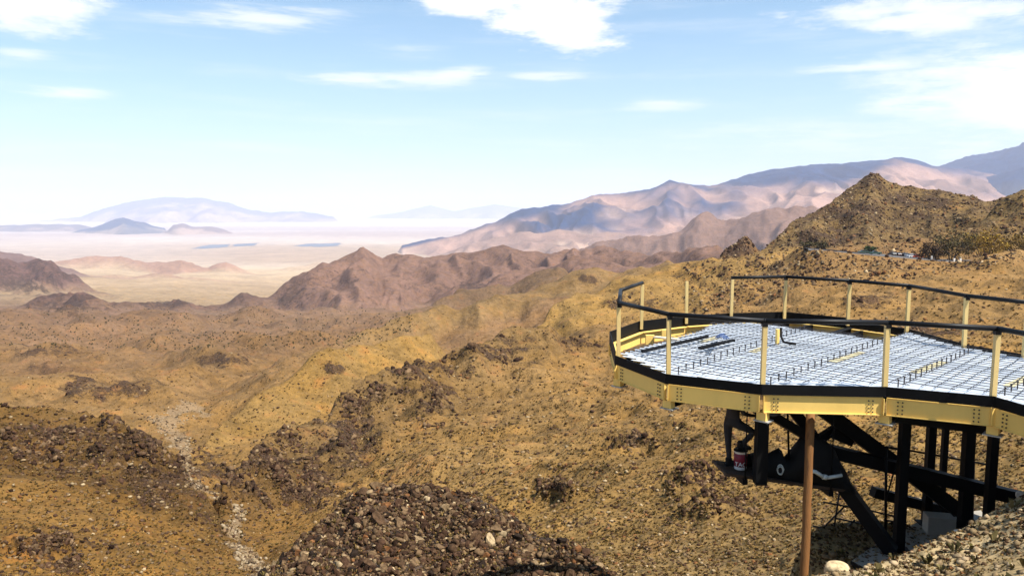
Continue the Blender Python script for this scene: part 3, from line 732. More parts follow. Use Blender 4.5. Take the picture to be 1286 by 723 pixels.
# trough decking, laid sheet by sheet across the beams
def shrink(poly, c, k): return [c + (p - c) * k for p in poly]
dk = [at_z(*p, DZ) for p in ((778, 441), (839, 467), (957, 480.5), (1112, 483.5), (1249, 495.5))]
POLY = [V2(p) for p in dk] + [N5 + Vector((0.03, 0.06)), FAR[8] - Vector((0.1, 0.06)), FAR[7] - Vector((0.08, 0.05)), FAR[6] - Vector((0.08, 0.03)), FAR[5] - Vector((0.08, 0.08))] + \
       [V2(at_z(*p, DZ)) for p in ((1126, 419), (1105, 424), (1050, 417), (1000, 410.5), (962, 405), (940, 403), (921, 403.5), (892, 405), (884, 411), (830, 427))]
r0 = min(p.dot(DD) for p in POLY); r1 = max(p.dot(DD) for p in POLY)
PITCHR = 0.2; SHEET = 0.8
prof = [(0.0, 0.0), (0.075, 0.0), (0.095, -0.05), (0.18, -0.05), (0.2, 0.0)]
r = r0 + 0.02; nsheet = 0
while r < r1 - 0.05:
    pieces = {}
    rr = r; jit = random.uniform(-0.004, 0.004)
    while rr < min(r + SHEET, r1 - 0.03) - 1e-6:
        ts = clip(DD * (rr + 0.1) + EE * -30, EE, POLY)
        for ip, (ta_, tb_) in enumerate(zip(ts[0::2], ts[1::2])):
            s0, s1 = -30 + ta_ + 0.02, -30 + tb_ - 0.02
            verts, faces = pieces.setdefault(ip, ([], []))
            if s1 - s0 < 0.05: continue
            k0 = len(verts)
            for (dr, dz) in prof:
                for s_ in (s0, s1):
                    w = DD * (rr + dr) + EE * s_; verts.append((w.x, w.y, DZ - 0.045 + dz + jit))
            for k in range(len(prof) - 1): faces.append((k0 + 2 * k, k0 + 2 * k + 1, k0 + 2 * k + 3, k0 + 2 * k + 2))
        rr += PITCHR
    for verts, faces in pieces.values():
        if not verts: continue
        o = mesh_obj('deck_sheet', verts, faces, M_DECK); o.parent = plat; o.matrix_parent_inverse = Matrix.Translation(-plat.location)
    r += SHEET

# reinforcing mat
def bars(dirv, off, z, spacing, rad, skip=0.0):
    lo = min(p.dot(off) for p in POLY); hi = max(p.dot(off) for p in POLY)
    k = lo + 0.1
    while k < hi - 0.05:
        if random.random() > skip:
            kk = k + random.uniform(-0.012, 0.012)
            ts = clip(off * kk + dirv * -30, dirv, POLY)
            for ta_, tb_ in zip(ts[0::2], ts[1::2]):
                if tb_ - ta_ < 0.4: continue
                s0, s1 = -30 + ta_ + 0.06 + random.uniform(0, .06), -30 + tb_ - 0.06 - random.uniform(0, .06)
                n = 5; pts = []
                for i in range(n + 1):
                    f = i / n; w = off * (kk + random.uniform(-.02, .02)) + dirv * (s0 + (s1 - s0) * f)
                    pts.append((w.x, w.y, z + random.uniform(-.006, .006)))
                B().tube(pts, rad, 5).done('reinforcing_bar', M_BAR, plat)
        k += spacing
bars(DD, EE, DZ + 0.012, 0.22, 0.0068)
bars(EE, DD, DZ + 0.028, 0.22, 0.0068)
# shear studs along the beams, and the beam tops left bare between the sheets
st = B()
rows = [((968, 479), (1108, 428)), ((1128, 482), (1216, 441)), ((1262, 492), (1300, 474)), ((852, 466), (1010, 412))]
for (a, b) in rows:
    a, b = V2(at_z(*a, DZ)), V2(at_z(*b, DZ)); L = (b - a).length; n = int(L / 0.3)
    for i in range(n + 1):
        w = a + (b - a) * i / n
        st.tube([V3(w, DZ - 0.06), V3(w, DZ + 0.07)], 0.011, 6); st.tube([V3(w, DZ + 0.07), V3(w, DZ + 0.086)], 0.019, 6)
st = st.done('shear_studs', M_BAR, plat); st['kind'] = 'stuff'
for (a, b) in (((1044, 452), (1082, 440)), ((1148, 465), (1185, 452)), ((1266, 482), (1292, 470)), ((880, 427), (902, 421)), ((944, 440), (962, 433))):
    a, b = V2(at_z(*a, DZ)), V2(at_z(*b, DZ))
    B().bar(V3(a, DZ - 0.036), V3(b, DZ - 0.036), 0.15, 0.012).done('bare_beam_top', mat('faded_primer', (0.50, 0.44, 0.27), 0.7, 0, 0.3, 4.0) if not bpy.data.materials.get('faded_primer') else bpy.data.materials['faded_primer'], plat)

# handrail: posts and black tubes
RZ = DZ + 1.07
inset = lambda p: p + (CEN - p).normalized() * 0.03
A2r = Vector((2.52, 17.65))
nearpts = [FAR[0], A2r, A_, B_, C_, E_, F_, N5]
farpts = [FAR[2], FAR[3], FAR[4], FAR[5], FAR[6], FAR[7], FAR[8]]
def post(p, lean=0.0):
    p = inset(p)
    B().bar(V3(p, DZ - 0.1), V3(p + Vector((lean, 0)), RZ - 0.02), 0.075, 0.075).done('railing_post', M_POST, plat)
for p in (FAR[0], A_, B_, C_, E_, F_, N5, FAR[1], FAR[2], FAR[3], FAR[4], FAR[5], FAR[6], FAR[7]): post(p, random.uniform(-.015, .015))
mid = E_ + (F_ - E_) * 0.0
for line in (nearpts, farpts):
    for p, q_ in zip(line[:-1], line[1:]):
        p, q_ = inset(p), inset(q_); d = (q_ - p).normalized()
        nm = 'handrail'
        B().tube([V3(p - d * 0.02, RZ + 0.03), V3(q_ + d * 0.02, RZ + 0.03)], 0.044, 12).done(nm, M_RAIL, plat)
    for p in line[1:-1]:
        p = inset(p); B().box(V3(p, RZ - 0.03), (0.09, 0.09, 0.07)).done('rail_bracket', M_RAIL, plat)

# columns, braces and beams that carry it down to the footing
def W(px, py, Yd): return Vector(at_Y(px, py, Yd))
SLAB = -6.33
def column(px, py, w, top=DZ - 0.48):
    p = at_z(px, py, SLAB); b = B(); b.bar((p[0], p[1], SLAB), (p[0], p[1], top), w, w * 0.9, up=(0, 1, 0))
    o = b.done('column', M_BLACK, plat)
    B().box((p[0], p[1], SLAB + 0.014), (w * 2.1, w * 2.1, 0.028)).done('base_plate', M_BLACK, plat); return p
c1 = column(1128, 690, 0.165); c2 = column(1163, 657, 0.15); c3 = column(1181, 648, 0.11); c4_ = column(1209, 672, 0.18); c5 = column(1238, 694, 0.145, DZ - 0.66)
h = W(957, 528, 13.4)
B().bar((h.x, h.y, -5.0), (h.x, h.y, DZ - 0.65), 0.2, 0.2, up=(0, 1, 0)).done('hanger_column', M_BLACK, plat)
def member(name, a, b, w, hgt): return B().bar(a, b, w, hgt).done(name, M_BLACK, plat)
member('brace', W(1036, 516, 14.2), W(1203, 640, 14.6), 0.24, 0.27)
member('brace', W(1046, 592, 14.0), W(1120, 692, 13.4), 0.22, 0.24)
member('brace', W(964, 518, 13.6), W(1044, 566, 14.2), 0.18, 0.16)
member('brace', W(994, 512, 14.4), W(1040, 572, 14.4), 0.16, 0.20)
member('brace', W(1062, 530, 14.5), W(1012, 562, 14.5), 0.14, 0.15)
member('cross_beam_or_shade_bar', W(1030, 563, 14.3), W(1292, 628, 13.7), 0.2, 0.24)
member('cross_beam_or_shade_bar', W(1096, 617, 14.9), W(1206, 646, 15.2), 0.18, 0.2)
member('cross_beam_or_shade_bar', W(1108, 523, 13.2), W(1248, 541, 12.7), 0.16, 0.12)  # thin black bar standing in for the shadow under the bottom flange
B().tube([W(1130, 563, 15.2), W(1240, 583, 15.2)], 0.022, 6).done('tie_rod', M_BLACK, plat)
B().tube([W(1113, 560, 13.8), W(1112, 676, 13.8)], 0.025, 6).done('tie_rod', M_BLACK, plat)
B().tube([W(1113, 561, 13.8), W(1130, 564, 13.8)], 0.025, 6).done('tie_rod', M_BLACK, plat)
B().tube([W(1126, 580, 13.8), W(1114, 622, 13.8)], 0.015, 6).done('tie_rod', M_BLACK, plat)
B().tube([W(1222, 580, 14.6), W(1220, 662, 14.6)], 0.035, 6).done('tie_rod', M_BLACK, plat)
B().tube([W(989, 512, 13.9), W(991, 584, 13.9)], 0.02, 6).done('tie_rod', M_BLACK, plat)
B().prism([(0, 0), (0.5, 0.02), (0.46, 0.4), (0.1, 0.42)], 0, 0.03).done('gusset_plate', M_BLACK, plat).matrix_local = Matrix.Translation(W(1040, 548, 14.35) - plat.location) @ Matrix.Rotation(R(90), 4, 'X') @ Matrix.Rotation(R(-25), 4, 'Z')

# footing
foot = thing('concrete_footing', 'raw concrete footing slab with a pedestal under the black columns', 'footing', (7.4, 13.9, -6.9))
pl_ = [V2(at_z(*p, SLAB)) for p in ((1070, 703), (1102, 681), (1165, 648), (1232, 640), (1262, 690), (1180, 712), (1118, 724), (1087, 712))]
B().prism([(p.x, p.y) for p in pl_], -7.3, SLAB - 0.004).done('slab', M_CONC, foot)
pb = at_z(1184, 672, SLAB)
B().box((pb[0], pb[1] + 0.15, SLAB + 0.17), (0.50, 0.34, 0.36), Matrix.Rotation(R(-12), 3, 'Z'), bevel=0.01).done('pedestal', M_CONC, foot)
a, b = pl_[0], pl_[-1]; dn = (b - a).normalized(); nn = Vector((dn.y, -dn.x))
B().bar(V3(a + nn * 0.02, -6.72), V3(b + nn * 0.02, -6.72), 0.03, 0.76).done('shade_board', M_BLACK, foot)  # black board added to stand for the slab's shaded front-left face

# timber prop
bt = at_Y(1009, 752, 12.35); gz = float(ground_z(bt[0], bt[1]))
tp = at_Y(1018, 517, 12.95)
tb = B(); n = 9
pts = [Vector(tp) * (1 - k / n) + Vector((bt[0], bt[1], min(bt[2], gz - 0.05))) * (k / n) for k in range(n + 1)]
for k in range(1, n): pts[k] += Vector((random.uniform(-.006, .006), 0, 0))
tb.tube([V3(p, p.z) for p in pts], 0.078, 8, radii=[0.074 + 0.006 * random.random() for _ in pts])
tag(tb.done('timber_prop', M_WOOD), 'rough brown timber post propping the yellow edge beam', 'post')

# hanging work stage with what is on it
Yp = 13.9
sa, sb = W(903, 585, Yp), W(1062, 607, Yp + 0.2)
stage = thing('work_stage', 'dark plank work stage slung under the platform edge', 'scaffold', sa)
dS = (sb - sa); dS.z = 0; dS = dS.normalized(); nS = Vector((-dS.y, dS.x, 0))
for k in range(3):
    o_ = nS * (-0.26 + 0.26 * k) + Vector((0, 0, random.uniform(-.008, .008)))
    B().bar(sa + o_ - Vector((0, 0, 0.03)), sb + o_ - Vector((0, 0, 0.03)), 0.24, 0.05).done('plank', mat('dark_plank', (0.05, 0.03, 0.018), 0.85, 0, 0.4, 5.0) if k == 0 else bpy.data.materials['dark_plank'], stage)
for f in (0.14, 0.8):
    c = sa + (sb - sa) * f
    b = B(); b.bar(c - nS * 0.42 - Vector((0, 0, 0.11)), c + nS * 0.42 - Vector((0, 0, 0.11)), 0.09, 0.1); b.done('bearer', M_BLACK, stage)
    for s_ in (-0.4, 0.4):
        B().tube([c + nS * s_ - Vector((0, 0, .1)), V3(c + nS * s_, DZ - 0.2)], 0.012, 6).done('hanging_rod', M_BLACK, stage)
# black sheet heaped over gear on the stage
top = [(941, 590, 572), (952, 592, 569), (964, 594, 572), (972, 595, 568), (980, 596, 563), (985, 597, 578), (994, 598, 571), (1003, 600, 552), (1012, 602, 546), (1024, 603, 548), (1038, 605, 553), (1050, 606, 570), (1060, 608, 590), (1068, 610, 606)]
vv, ff = [], []; NS = 9
for k, (px, pb_, pt) in enumerate(top):
    lo, hi = W(px, pb_ + 6, Yp), W(px, pt, Yp); hgt = hi.z - lo.z
    for j in range(NS):
        a = math.pi * j / (NS - 1); yo = -math.cos(a) * 0.28; zz = (math.sin(a) ** 0.6) * hgt
        vv.append((lo.x + random.uniform(-.02, .02), lo.y + 0.08 + yo, lo.z + zz * (1 + random.uniform(-.05, .05) * (j not in (0, NS - 1)))))
for k in range(len(top) - 1):
    for j in range(NS - 1): ff.append((k * NS + j, k * NS + NS + j, k * NS + NS + j + 1, k * NS + j + 1))
ff.append((0, NS // 2, NS - 1, NS - 1))
tarp = mesh_obj('black_sheet', vv, ff[:-1], M_TARP)
tag(tarp, 'black sheeting heaped over gear on the slung work stage', 'sheet')
md = tarp.modifiers.new('thick', 'SOLIDIFY'); md.thickness = 0.01
# grey pipes and a coil on the sheet
B().tube([W(1014, 590, 13.52), W(1024, 592, 13.5), W(1033, 598, 13.5)], 0.036, 8).tube([W(1033, 598, 13.5), W(1038, 599, 13.5)], 0.05, 8).done('pipe_offcut', M_PIPE)
o = bpy.data.objects['pipe_offcut']; tag(o, 'bent grey pipe offcut beside the timber post on the stage', 'pipe')
tag(B().tube([W(1038, 599.5, 13.52), W(1057, 596.5, 13.55)], 0.034, 8).done('pipe_offcut', M_PIPE), 'short straight grey pipe offcut to the right of the bent one', 'pipe')
cpts = []
for k in range(34):
    a = k / 33 * 4.4 * math.pi; rr = 6.0 - k * 0.05
    cpts.append(W(980 + math.cos(a) * rr * 0.7, 588 + math.sin(a) * rr * 1.1 + k * 0.1, 13.53 - 0.002 * k))
tag(B().tube(cpts, 0.011, 6).done('rope_coil', M_PIPE), 'small pale rope coil hanging on the black sheeting', 'rope')

# bucket
bc = W(929.5, 588, Yp - 0.02); bc.z += 0.0
bk = thing('paint_bucket', 'red and white paint bucket on the work stage under one boot', 'bucket', bc)
M_RED = mat('red_label', (0.20, 0.012, 0.03), 0.5, 0, 0.2, 8); M_WHT = mat('white_plastic', (0.78, 0.76, 0.74), 0.45, 0, 0.06, 8)
B().lathe(bc, [(0.108, 0), (0.112, 0.01), (0.124, 0.35), (0.128, 0.352), (0.128, 0.36), (0.118, 0.362)]).done('pail', M_WHT, bk)
B().lathe(bc + Vector((0, 0, 0.06)), [(0.1155, 0), (0.1235, 0.25), (0.1215, 0.251)]).done('label_band', M_RED, bk)
B().lathe(bc + Vector((0, 0, 0.352)), [(0.131, 0), (0.131, 0.022), (0.10, 0.024)]).done('lid', M_BLACK, bk)
cu = bpy.data.curves.new('lettering', 'FONT'); cu.body = 'TAC'; cu.size = 0.115; cu.align_x = 'CENTER'; cu.extrude = 0.002
to = bpy.data.objects.new('lettering', cu); COL.objects.link(to)
dg = bpy.context.evaluated_depsgraph_get(); me = bpy.data.meshes.new_from_object(to.evaluated_get(dg)); bpy.data.objects.remove(to)
bml = bmesh.new(); bml.from_mesh(me)
bmesh.ops.subdivide_edges(bml, edges=[e for e in bml.edges if e.calc_length() > 0.03], cuts=2)
for v in bml.verts:
    a = v.co.x / 0.122; rad = 0.1225 + v.co.z * 1.0
    v.co = Vector((bc.x + math.sin(a - 0.25) * rad, bc.y - math.cos(a - 0.25) * rad, bc.z + 0.075 + v.co.y))
bml.to_mesh(me); bml.free(); me.materials.clear(); me.materials.append(M_WHT)
lo_ = bpy.data.objects.new('lettering', me); COL.objects.link(lo_); lo_.parent = bk; lo_.matrix_parent_inverse = Matrix.Translation(-bc)
hp = [bc + Vector((0.13 * math.cos(a), -0.06 * math.sin(a) - 0.04, 0.33 - 0.13 * math.sin(a))) for a in [math.pi * k / 10 for k in range(11)]]
B().tube(hp, 0.004, 5).done('handle', M_BAR, bk)

# loose things on the deck
def D(px, py, z=DZ + 0.06): return Vector(at_z(px, py, z))
tag(B().bar(D(878, 437), D(922, 427), 0.06, 0.05).done('steel_bar', M_BLACK), 'short black steel bar lying alone on the reinforcing mat', 'bar')
tag(B().bar(D(806, 441), D(889, 422), 0.045, 0.05).done('steel_bar', M_BLACK), 'long black steel bar lying along the open edge of the decking', 'bar')
bb = B()
for k in range(3):
    p0 = D(898 + k * 3, 424 - k * 0.5, DZ + 0.05); p1 = D(904 + k * 2.4, 420 - k * 0.4, DZ + 0.42); bb.tube([p0, p1, p1 + Vector((0.12, 0.02, -0.10))], 0.013, 6)
bb.bar(D(898, 424, DZ + .05), D(905, 423, DZ + .05), 0.03, 0.02); bb.bar(D(904, 420, DZ + .36), D(909, 419, DZ + .36), 0.03, 0.02)
tag(bb.done('bent_bar_frame', M_BLUE), 'little blue bent bar frame standing on the far corner of the deck', 'frame')
st_ = thing('conduit_stub', 'yellow steel stub with a black hose beside it on the mat', 'conduit', D(978, 432, DZ))
B().bar(D(976, 432, DZ - .02), D(976, 432, DZ - .02) + Vector((0, 0, 0.34)), 0.13, 0.05).done('stub', M_YEL, st_)
h0 = D(980, 431, DZ)
B().tube([h0 + Vector((0, 0, 0.36)), h0 + Vector((0.005, -.02, 0.16)), h0 + Vector((0.03, -0.12, 0.05)), h0 + Vector((0.10, -0.25, 0.045)), h0 + Vector((0.22, -0.34, 0.04))], 0.026, 8).done('hose', M_BLACK, st_)
tag(B().bar(D(822, 423, DZ + .01), D(852, 426, DZ + .01), 0.16, 0.03).done('timber_board', M_BOARD), 'pale short board bridging the gap at the open deck edge', 'board')
for (px, py) in ((816, 431), (836, 424)):
    p = at_z(px, py, DZ - 0.15); B().box((p[0], p[1], DZ - 0.06), (0.20, 0.09, 0.22)).done('bracket_cleat', M_YEL, plat)
# scrap of reinforcing frame under the work stage
fr = B(); Yf = 14.6
segs = [((1034, 630), (1072, 637)), ((1021, 660), (1096, 676)), ((1048, 650), (1082, 657)), ((1055, 612), (1047, 665)), ((1034, 662), (1062, 634)), ((1058, 668), (1074, 652)), ((1084, 672), (1091, 664)), ((1090, 640), (1124, 648)), ((1110, 652), (1128, 656))]
for a, b in segs: fr.tube([W(*a, Yf), W(*b, Yf)], 0.018, 6)
tag(fr.done('rebar_frame', M_BAR), 'thin dark bar frame hanging below the work stage by the strut', 'frame')


# ------------------------------------------------------------------ the worker on the stage
def worker():
    base = W(918, 587, Yp)
    J = {'pelvis': (0.0, 0.0, 0.92), 'belly': (0.0, 0.0, 1.06), 'chest': (0.03, 0.0, 1.27), 'neck': (0.08, 0, 1.44), 'jaw': (0.12, 0, 1.52), 'head': (0.135, 0, 1.60), 'crown': (0.13, 0, 1.68),
         'hipL': (-0.06, 0.10, 0.86), 'kneeL': (-0.035, 0.11, 0.46), 'ankL': (0.0, 0.12, 0.09), 'heelL': (-0.03, 0.12, 0.045), 'toeL': (0.17, 0.10, 0.035),
         'hipR': (0.08, -0.10, 0.87), 'kneeR': (0.37, -0.13, 0.73), 'ankR': (0.17, -0.03, 0.45), 'toeR': (0.31, -0.03, 0.405),
         'shL': (0.04, 0.19, 1.38), 'elL': (0.16, 0.27, 1.13), 'wrL': (0.36, 0.2, 1.08),
         'shR': (0.04, -0.19, 1.38), 'elR': (0.12, -0.26, 1.12), 'wrR': (0.33, -0.18, 1.05)}
    RAD = {'pelvis': .135, 'belly': .13, 'chest': .155, 'neck': .06, 'jaw': .075, 'head': .092, 'crown': .07, 'hipL': .095, 'kneeL': .062, 'ankL': .045, 'heelL': .045, 'toeL': .038, 'hipR': .095, 'kneeR': .066, 'ankR': .047, 'toeR': .038,
           'shL': .065, 'elL': .046, 'wrL': .030, 'shR': .065, 'elR': .046, 'wrR': .030}
    E = [('pelvis', 'belly'), ('belly', 'chest'), ('chest', 'neck'), ('neck', 'jaw'), ('jaw', 'head'), ('head', 'crown'), ('pelvis', 'hipL'), ('hipL', 'kneeL'), ('kneeL', 'ankL'), ('ankL', 'toeL'), ('pelvis', 'hipR'), ('hipR', 'kneeR'), ('kneeR', 'ankR'), ('ankR', 'toeR'),
         ('chest', 'shL'), ('shL', 'elL'), ('elL', 'wrL'), ('chest', 'shR'), ('shR', 'elR'), ('elR', 'wrR')]
    del J['heelL'], RAD['heelL']
    for s_, w in (('L', 'wrL'), ('R', 'wrR')):       # palm, thumb and four fingers curled on the bar being held
        wx, wy, wz = J[w]; J['palm' + s_] = (wx + .07, wy, wz + .02); RAD['palm' + s_] = .032; E.append((w, 'palm' + s_))
        for k in range(4):
            oy = (k - 1.5) * .021; ln = (.9, 1.05, 1.0, .8)[k]
            J[f'f{k}{s_}'] = (wx + .07 + .05 * ln, wy + oy, wz + .035); J[f'g{k}{s_}'] = (wx + .07 + .075 * ln, wy + oy, wz + .005); J[f'h{k}{s_}'] = (wx + .07 + .06 * ln, wy + oy, wz - .025)
            for c in 'fgh': RAD[f'{c}{k}{s_}'] = .0092
            E += [('palm' + s_, f'f{k}{s_}'), (f'f{k}{s_}', f'g{k}{s_}'), (f'g{k}{s_}', f'h{k}{s_}')]
        sg = -1 if s_ == 'L' else 1
        J['t' + s_] = (wx + .05, wy + sg * .045, wz + .0); J['u' + s_] = (wx + .085, wy + sg * .05, wz - .018); RAD['t' + s_] = .012; RAD['u' + s_] = .010
        E += [(w, 't' + s_), ('t' + s_, 'u' + s_)]
    ks = list(J); idx = {k: i for i, k in enumerate(ks)}
    me = bpy.data.meshes.new('person'); me.from_pydata([Vector(J[k]) + base for k in ks], [(idx[a], idx[b]) for a, b in E], [])
    o = bpy.data.objects.new('person', me); COL.objects.link(o)
    sk = o.modifiers.new('skin', 'SKIN'); sk.use_smooth_shade = True
    for k in ks: me.skin_vertices[0].data[idx[k]].radius = (RAD[k], RAD[k])
    me.skin_vertices[0].data[idx['pelvis']].use_root = True
    ss_ = o.modifiers.new('sub', 'SUBSURF'); ss_.levels = 1; ss_.render_levels = 2
    m = bpy.data.materials.new('person_skin_and_clothes'); m.use_nodes = True; q = G(m.node_tree); b = q.n['Principled BSDF']
    z = q.m('SUBTRACT', q.node('ShaderNodeSeparateXYZ', {0: q.node('ShaderNodeNewGeometry').outputs['Position']}).outputs[2], base.z)
    x = q.m('SUBTRACT', q.node('ShaderNodeSeparateXYZ', {0: q.node('ShaderNodeNewGeometry').outputs['Position']}).outputs[0], base.x)
    cl_ = q.mix(q.step(z, 0.97, 0.99), (0.016, 0.017, 0.022, 1), (0.03, 0.026, 0.028, 1))
    cl_ = q.mix(q.step(z, 1.44, 1.45), cl_, (0.26, 0.14, 0.09, 1))
    hand = q.m('MULTIPLY', q.step(x, 0.36, 0.38), q.step(z, 0.95, 0.97)); cl_ = q.mix(hand, cl_, (0.26, 0.14, 0.09, 1))
    q.l.new(cl_, b.inputs['Base Color']); b.inputs['Roughness'].default_value = 0.9
    me.materials.append(m)
    tag(o, 'person in dark clothes standing on the work stage with one boot on a bucket', 'person')
    for nm, jk in (('boot', 'ankL'), ('boot', 'ankR')):
        p = Vector(J[jk]) + base
        B().box(p + Vector((0.055, 0, -0.055)), (0.28, 0.10, 0.075), bevel=0.025).box(p + Vector((-0.01, 0, 0.02)), (0.12, 0.105, 0.14), bevel=0.03).done(nm, M_TARP, o)
    hd = Vector(J['head']) + base
    B().lathe(hd + Vector((0, 0, 0.035)), [(0.135, 0), (0.135, .008), (0.108, .012), (0.10, 0.06), (0.06, 0.10), (0.02, 0.112)], 16).done('hard_hat', mat('white_hat', (0.7, 0.68, 0.6), 0.4), o)
    f_ = B(); fx = hd + Vector((0.088, 0, 0))
    f_.box(fx + Vector((0.012, 0, -0.02)), (0.03, 0.026, 0.04), bevel=0.008)
    f_.done('nose', bpy.data.materials['person_skin_and_clothes'], o)
    for sy in (-.035, .035): B().box(fx + Vector((0.0, sy, 0.005)), (0.012, 0.028, 0.012), bevel=0.004).done('eye', M_BLACK, o)
    B().box(fx + Vector((-0.002, 0, -0.06)), (0.012, 0.045, 0.008)).done('mouth', mat('lips', (0.3, 0.1, 0.08)), o)
    for sy in (-.095, .095): B().box(hd + Vector((0.0, sy, -0.01)), (0.04, 0.02, 0.06), bevel=0.008).done('ear', bpy.data.materials['person_skin_and_clothes'], o)
    return base, J
wbase, WJ = worker()
hb = wbase + Vector((0.405, -0.18, 1.04))
tag(B().tube([hb + Vector((0.02, -0.05, 0.35)), hb + Vector((0.025, 0.1, 0.0)), hb + Vector((0.03, 0.42, 0.0))], 0.012, 8).done('spanner_bar', M_BAR), 'thin dark bar held by the worker under the platform', 'tool')


# ------------------------------------------------------------------ rocks
def ico(n):
    bm = bmesh.new(); bmesh.ops.create_icosphere(bm, subdivisions=n, radius=1.0)
    bm.verts.ensure_lookup_table(); v = np.array([q.co[:] for q in bm.verts]); f = np.array([[x.index for x in p.verts] for p in bm.faces]); bm.free(); return v, f
I1, IF1 = ico(1); I2, IF2 = ico(2)


def rock_shape(rng, hi=False):
    v = (I2 if hi else I1).copy()
    for _ in range(9 if hi else 5):          # chip flat facets off a ball
        n = rng.normal(size=3); n /= np.linalg.norm(n); d = rng.uniform(0.45, 0.85)
        ex = np.maximum(v @ n - d, 0); v = v - ex[:, None] * n * 0.92
    v *= rng.uniform(0.6, 1.15, 3) * np.array([1, 1, 0.75])
    return v


def block_shape(rng):
    v = I1.copy()
    for _ in range(7):
        n = rng.normal(size=3); n /= np.linalg.norm(n); ex = np.maximum(v @ n - rng.uniform(0.25, 0.6), 0); v = v - ex[:, None] * n
    return v * rng.uniform(0.7, 1.7, 3)


def rot_z(v, a): c, s = np.cos(a), np.sin(a); return np.stack([v[..., 0] * c - v[..., 1] * s, v[..., 0] * s + v[..., 1] * c, v[..., 2]], -1)


def hi_block(rng):
    v = I2.copy()
    for _ in range(8):
        n = rng.normal(size=3); n /= np.linalg.norm(n); ex = np.maximum(v @ n - rng.uniform(0.3, 0.66), 0); v = v - ex[:, None] * n
    return v * rng.uniform(0.8, 1.7, 3) * np.array([1, 1, .85])


rg = np.random.default_rng(21)
rock_meshes = []
ROCKPAL = [(0.62 * c[0], 0.60 * c[1], 0.52 * c[2]) for c in [(0.05, 0.028, 0.020), (0.085, 0.047, 0.032), (0.12, 0.072, 0.046), (0.20, 0.13, 0.08), (0.34, 0.24, 0.15), (0.50, 0.38, 0.25), (0.24, 0.11, 0.05), (0.035, 0.024, 0.02)]]
for k in range(24):
    v = hi_block(rg)
    me = bpy.data.meshes.new('rock'); me.from_pydata([tuple(x) for x in v], [], [tuple(x) for x in IF2])
    a = me.attributes.new('Col', 'FLOAT_COLOR', 'POINT'); c = ROCKPAL[k % len(ROCKPAL)]
    a.data.foreach_set('color', np.tile(np.array([*c, 1], np.float32), len(v)))
    me.materials.append(M_ROCK); rock_meshes.append(me)
# the knoll: largest rocks as objects of their own
cand = []
for _ in range(9000):
    px = rg.uniform(318, 790); py = rg.uniform(606, 740)
    i, j, Yh = hit(px, py)
    if 17 < Yh < 30 and Rf[i, j] > 0.5: cand.append((px, py, i, j, Yh))
cand = np.array(cand)
used = []
RW = np.array([(3, 4.5, 4.5, 3, 1.2, 0.25, 1.2, 3)[k % 8] for k in range(24)]); RW = RW / RW.sum()
for (px, py, i, j, Yh) in cand:
    if len(used) >= 295: break
    x, y = TT[int(i), int(j)] * Yh, Yh
    s = 0.09 + 0.13 * rg.random() ** 2.0 + (0.12 if rg.random() < 0.05 else 0)
    if any((x - u[0]) ** 2 + (y - u[1]) ** 2 < (0.75 * (s + u[2])) ** 2 for u in used): continue
    used.append((x, y, s))
    me = rock_meshes[rg.choice(24, p=RW)]
    o = bpy.data.objects.new('rock', me); COL.objects.link(o)
    o.location = (x, y, float(ground_z(x, y)) + s * 0.15); o.scale = (s, s, s); o.rotation_euler = (rg.uniform(-.5, .5), rg.uniform(-.5, .5), rg.uniform(0, 6.28))
    cw = ('near black', 'dark maroon', 'brown', 'mid brown', 'tan', 'pale cream', 'rusty orange', 'charcoal')[int(me.name.split('.')[-1] if '.' in me.name else 0) % 8]
    sw = 'large' if s > 0.19 else 'medium sized' if s > 0.13 else 'small'
    where = ('low on the face' if py > 690 else 'near the crest' if py < 650 else 'halfway up') + (' on the left' if px < 440 else ' on the right' if px > 600 else ' mid')
    tag(o, f'{sw} {cw} rock {where} of the rubble knoll'.replace(' mid of', ' in the middle of').replace('on the left of', 'left on').replace('on the right of', 'right on'), 'rock', 'rocks strewn over the rubble knoll')
# pale boulders by the footing
def boulder(px, py, Yd, rpx, label, col, seed, sq=0.8):
    rr = np.random.default_rng(seed); p = at_Y(px, py, Yd); s = rpx / F * Yd
    v = I2.copy(); v = v * (1 + 0.16 * np.sin(v[:, :1] * 3 + seed) + 0.10 * np.sin(v[:, 1:2] * 5 + 2 * seed))
    for _ in range(6):
        n = rr.normal(size=3); n /= np.linalg.norm(n); ex = np.maximum(v @ n - rr.uniform(.6, .9), 0); v = v - ex[:, None] * n * 0.8
    o = mesh_obj('boulder', v * s * np.array([1, 1, sq]) + p, IF2, M_ROCK, smooth=True); point_attr(o, 'Col', np.tile(np.array(col), (len(v), 1)))
    sd_ = o.modifiers.new('sub', 'SUBSURF'); sd_.levels = 1; sd_.render_levels = 1
    tag(o, label, 'boulder'); return o
boulder(1108, 722, 12.6, 23, 'big pale boulder in front of the concrete footing', (0.55, 0.44, 0.32), 3, 0.7)
boulder(1050, 716, 12.4, 19, 'cream boulder between the timber post and the footing', (0.48, 0.37, 0.22), 5, 0.8)
boulder(1183, 718, 9.9, 13, 'small pale angular stone low on the sandy bank', (0.55, 0.46, 0.32), 6)
boulder(1222, 703, 10.3, 7, 'little whitish stone halfway up the sandy bank', (0.6, 0.5, 0.38), 8)
boulder(1262, 690, 10.4, 17, 'brown lumpy rock sunk in the bank at the frame edge', (0.30, 0.20, 0.11), 9)
boulder(1150, 714, 10.4, 12, 'cream stone on the bank just right of the footing', (0.52, 0.42, 0.29), 16, 0.7)
boulder(1247, 716, 9.8, 15, 'pale flat boulder at the bottom edge of the bank', (0.5, 0.41, 0.28), 17, 0.6)
boulder(1240, 676, 10.8, 10, 'tan lumpy stone just under the crest of the bank', (0.40, 0.31, 0.2), 18, 0.7)
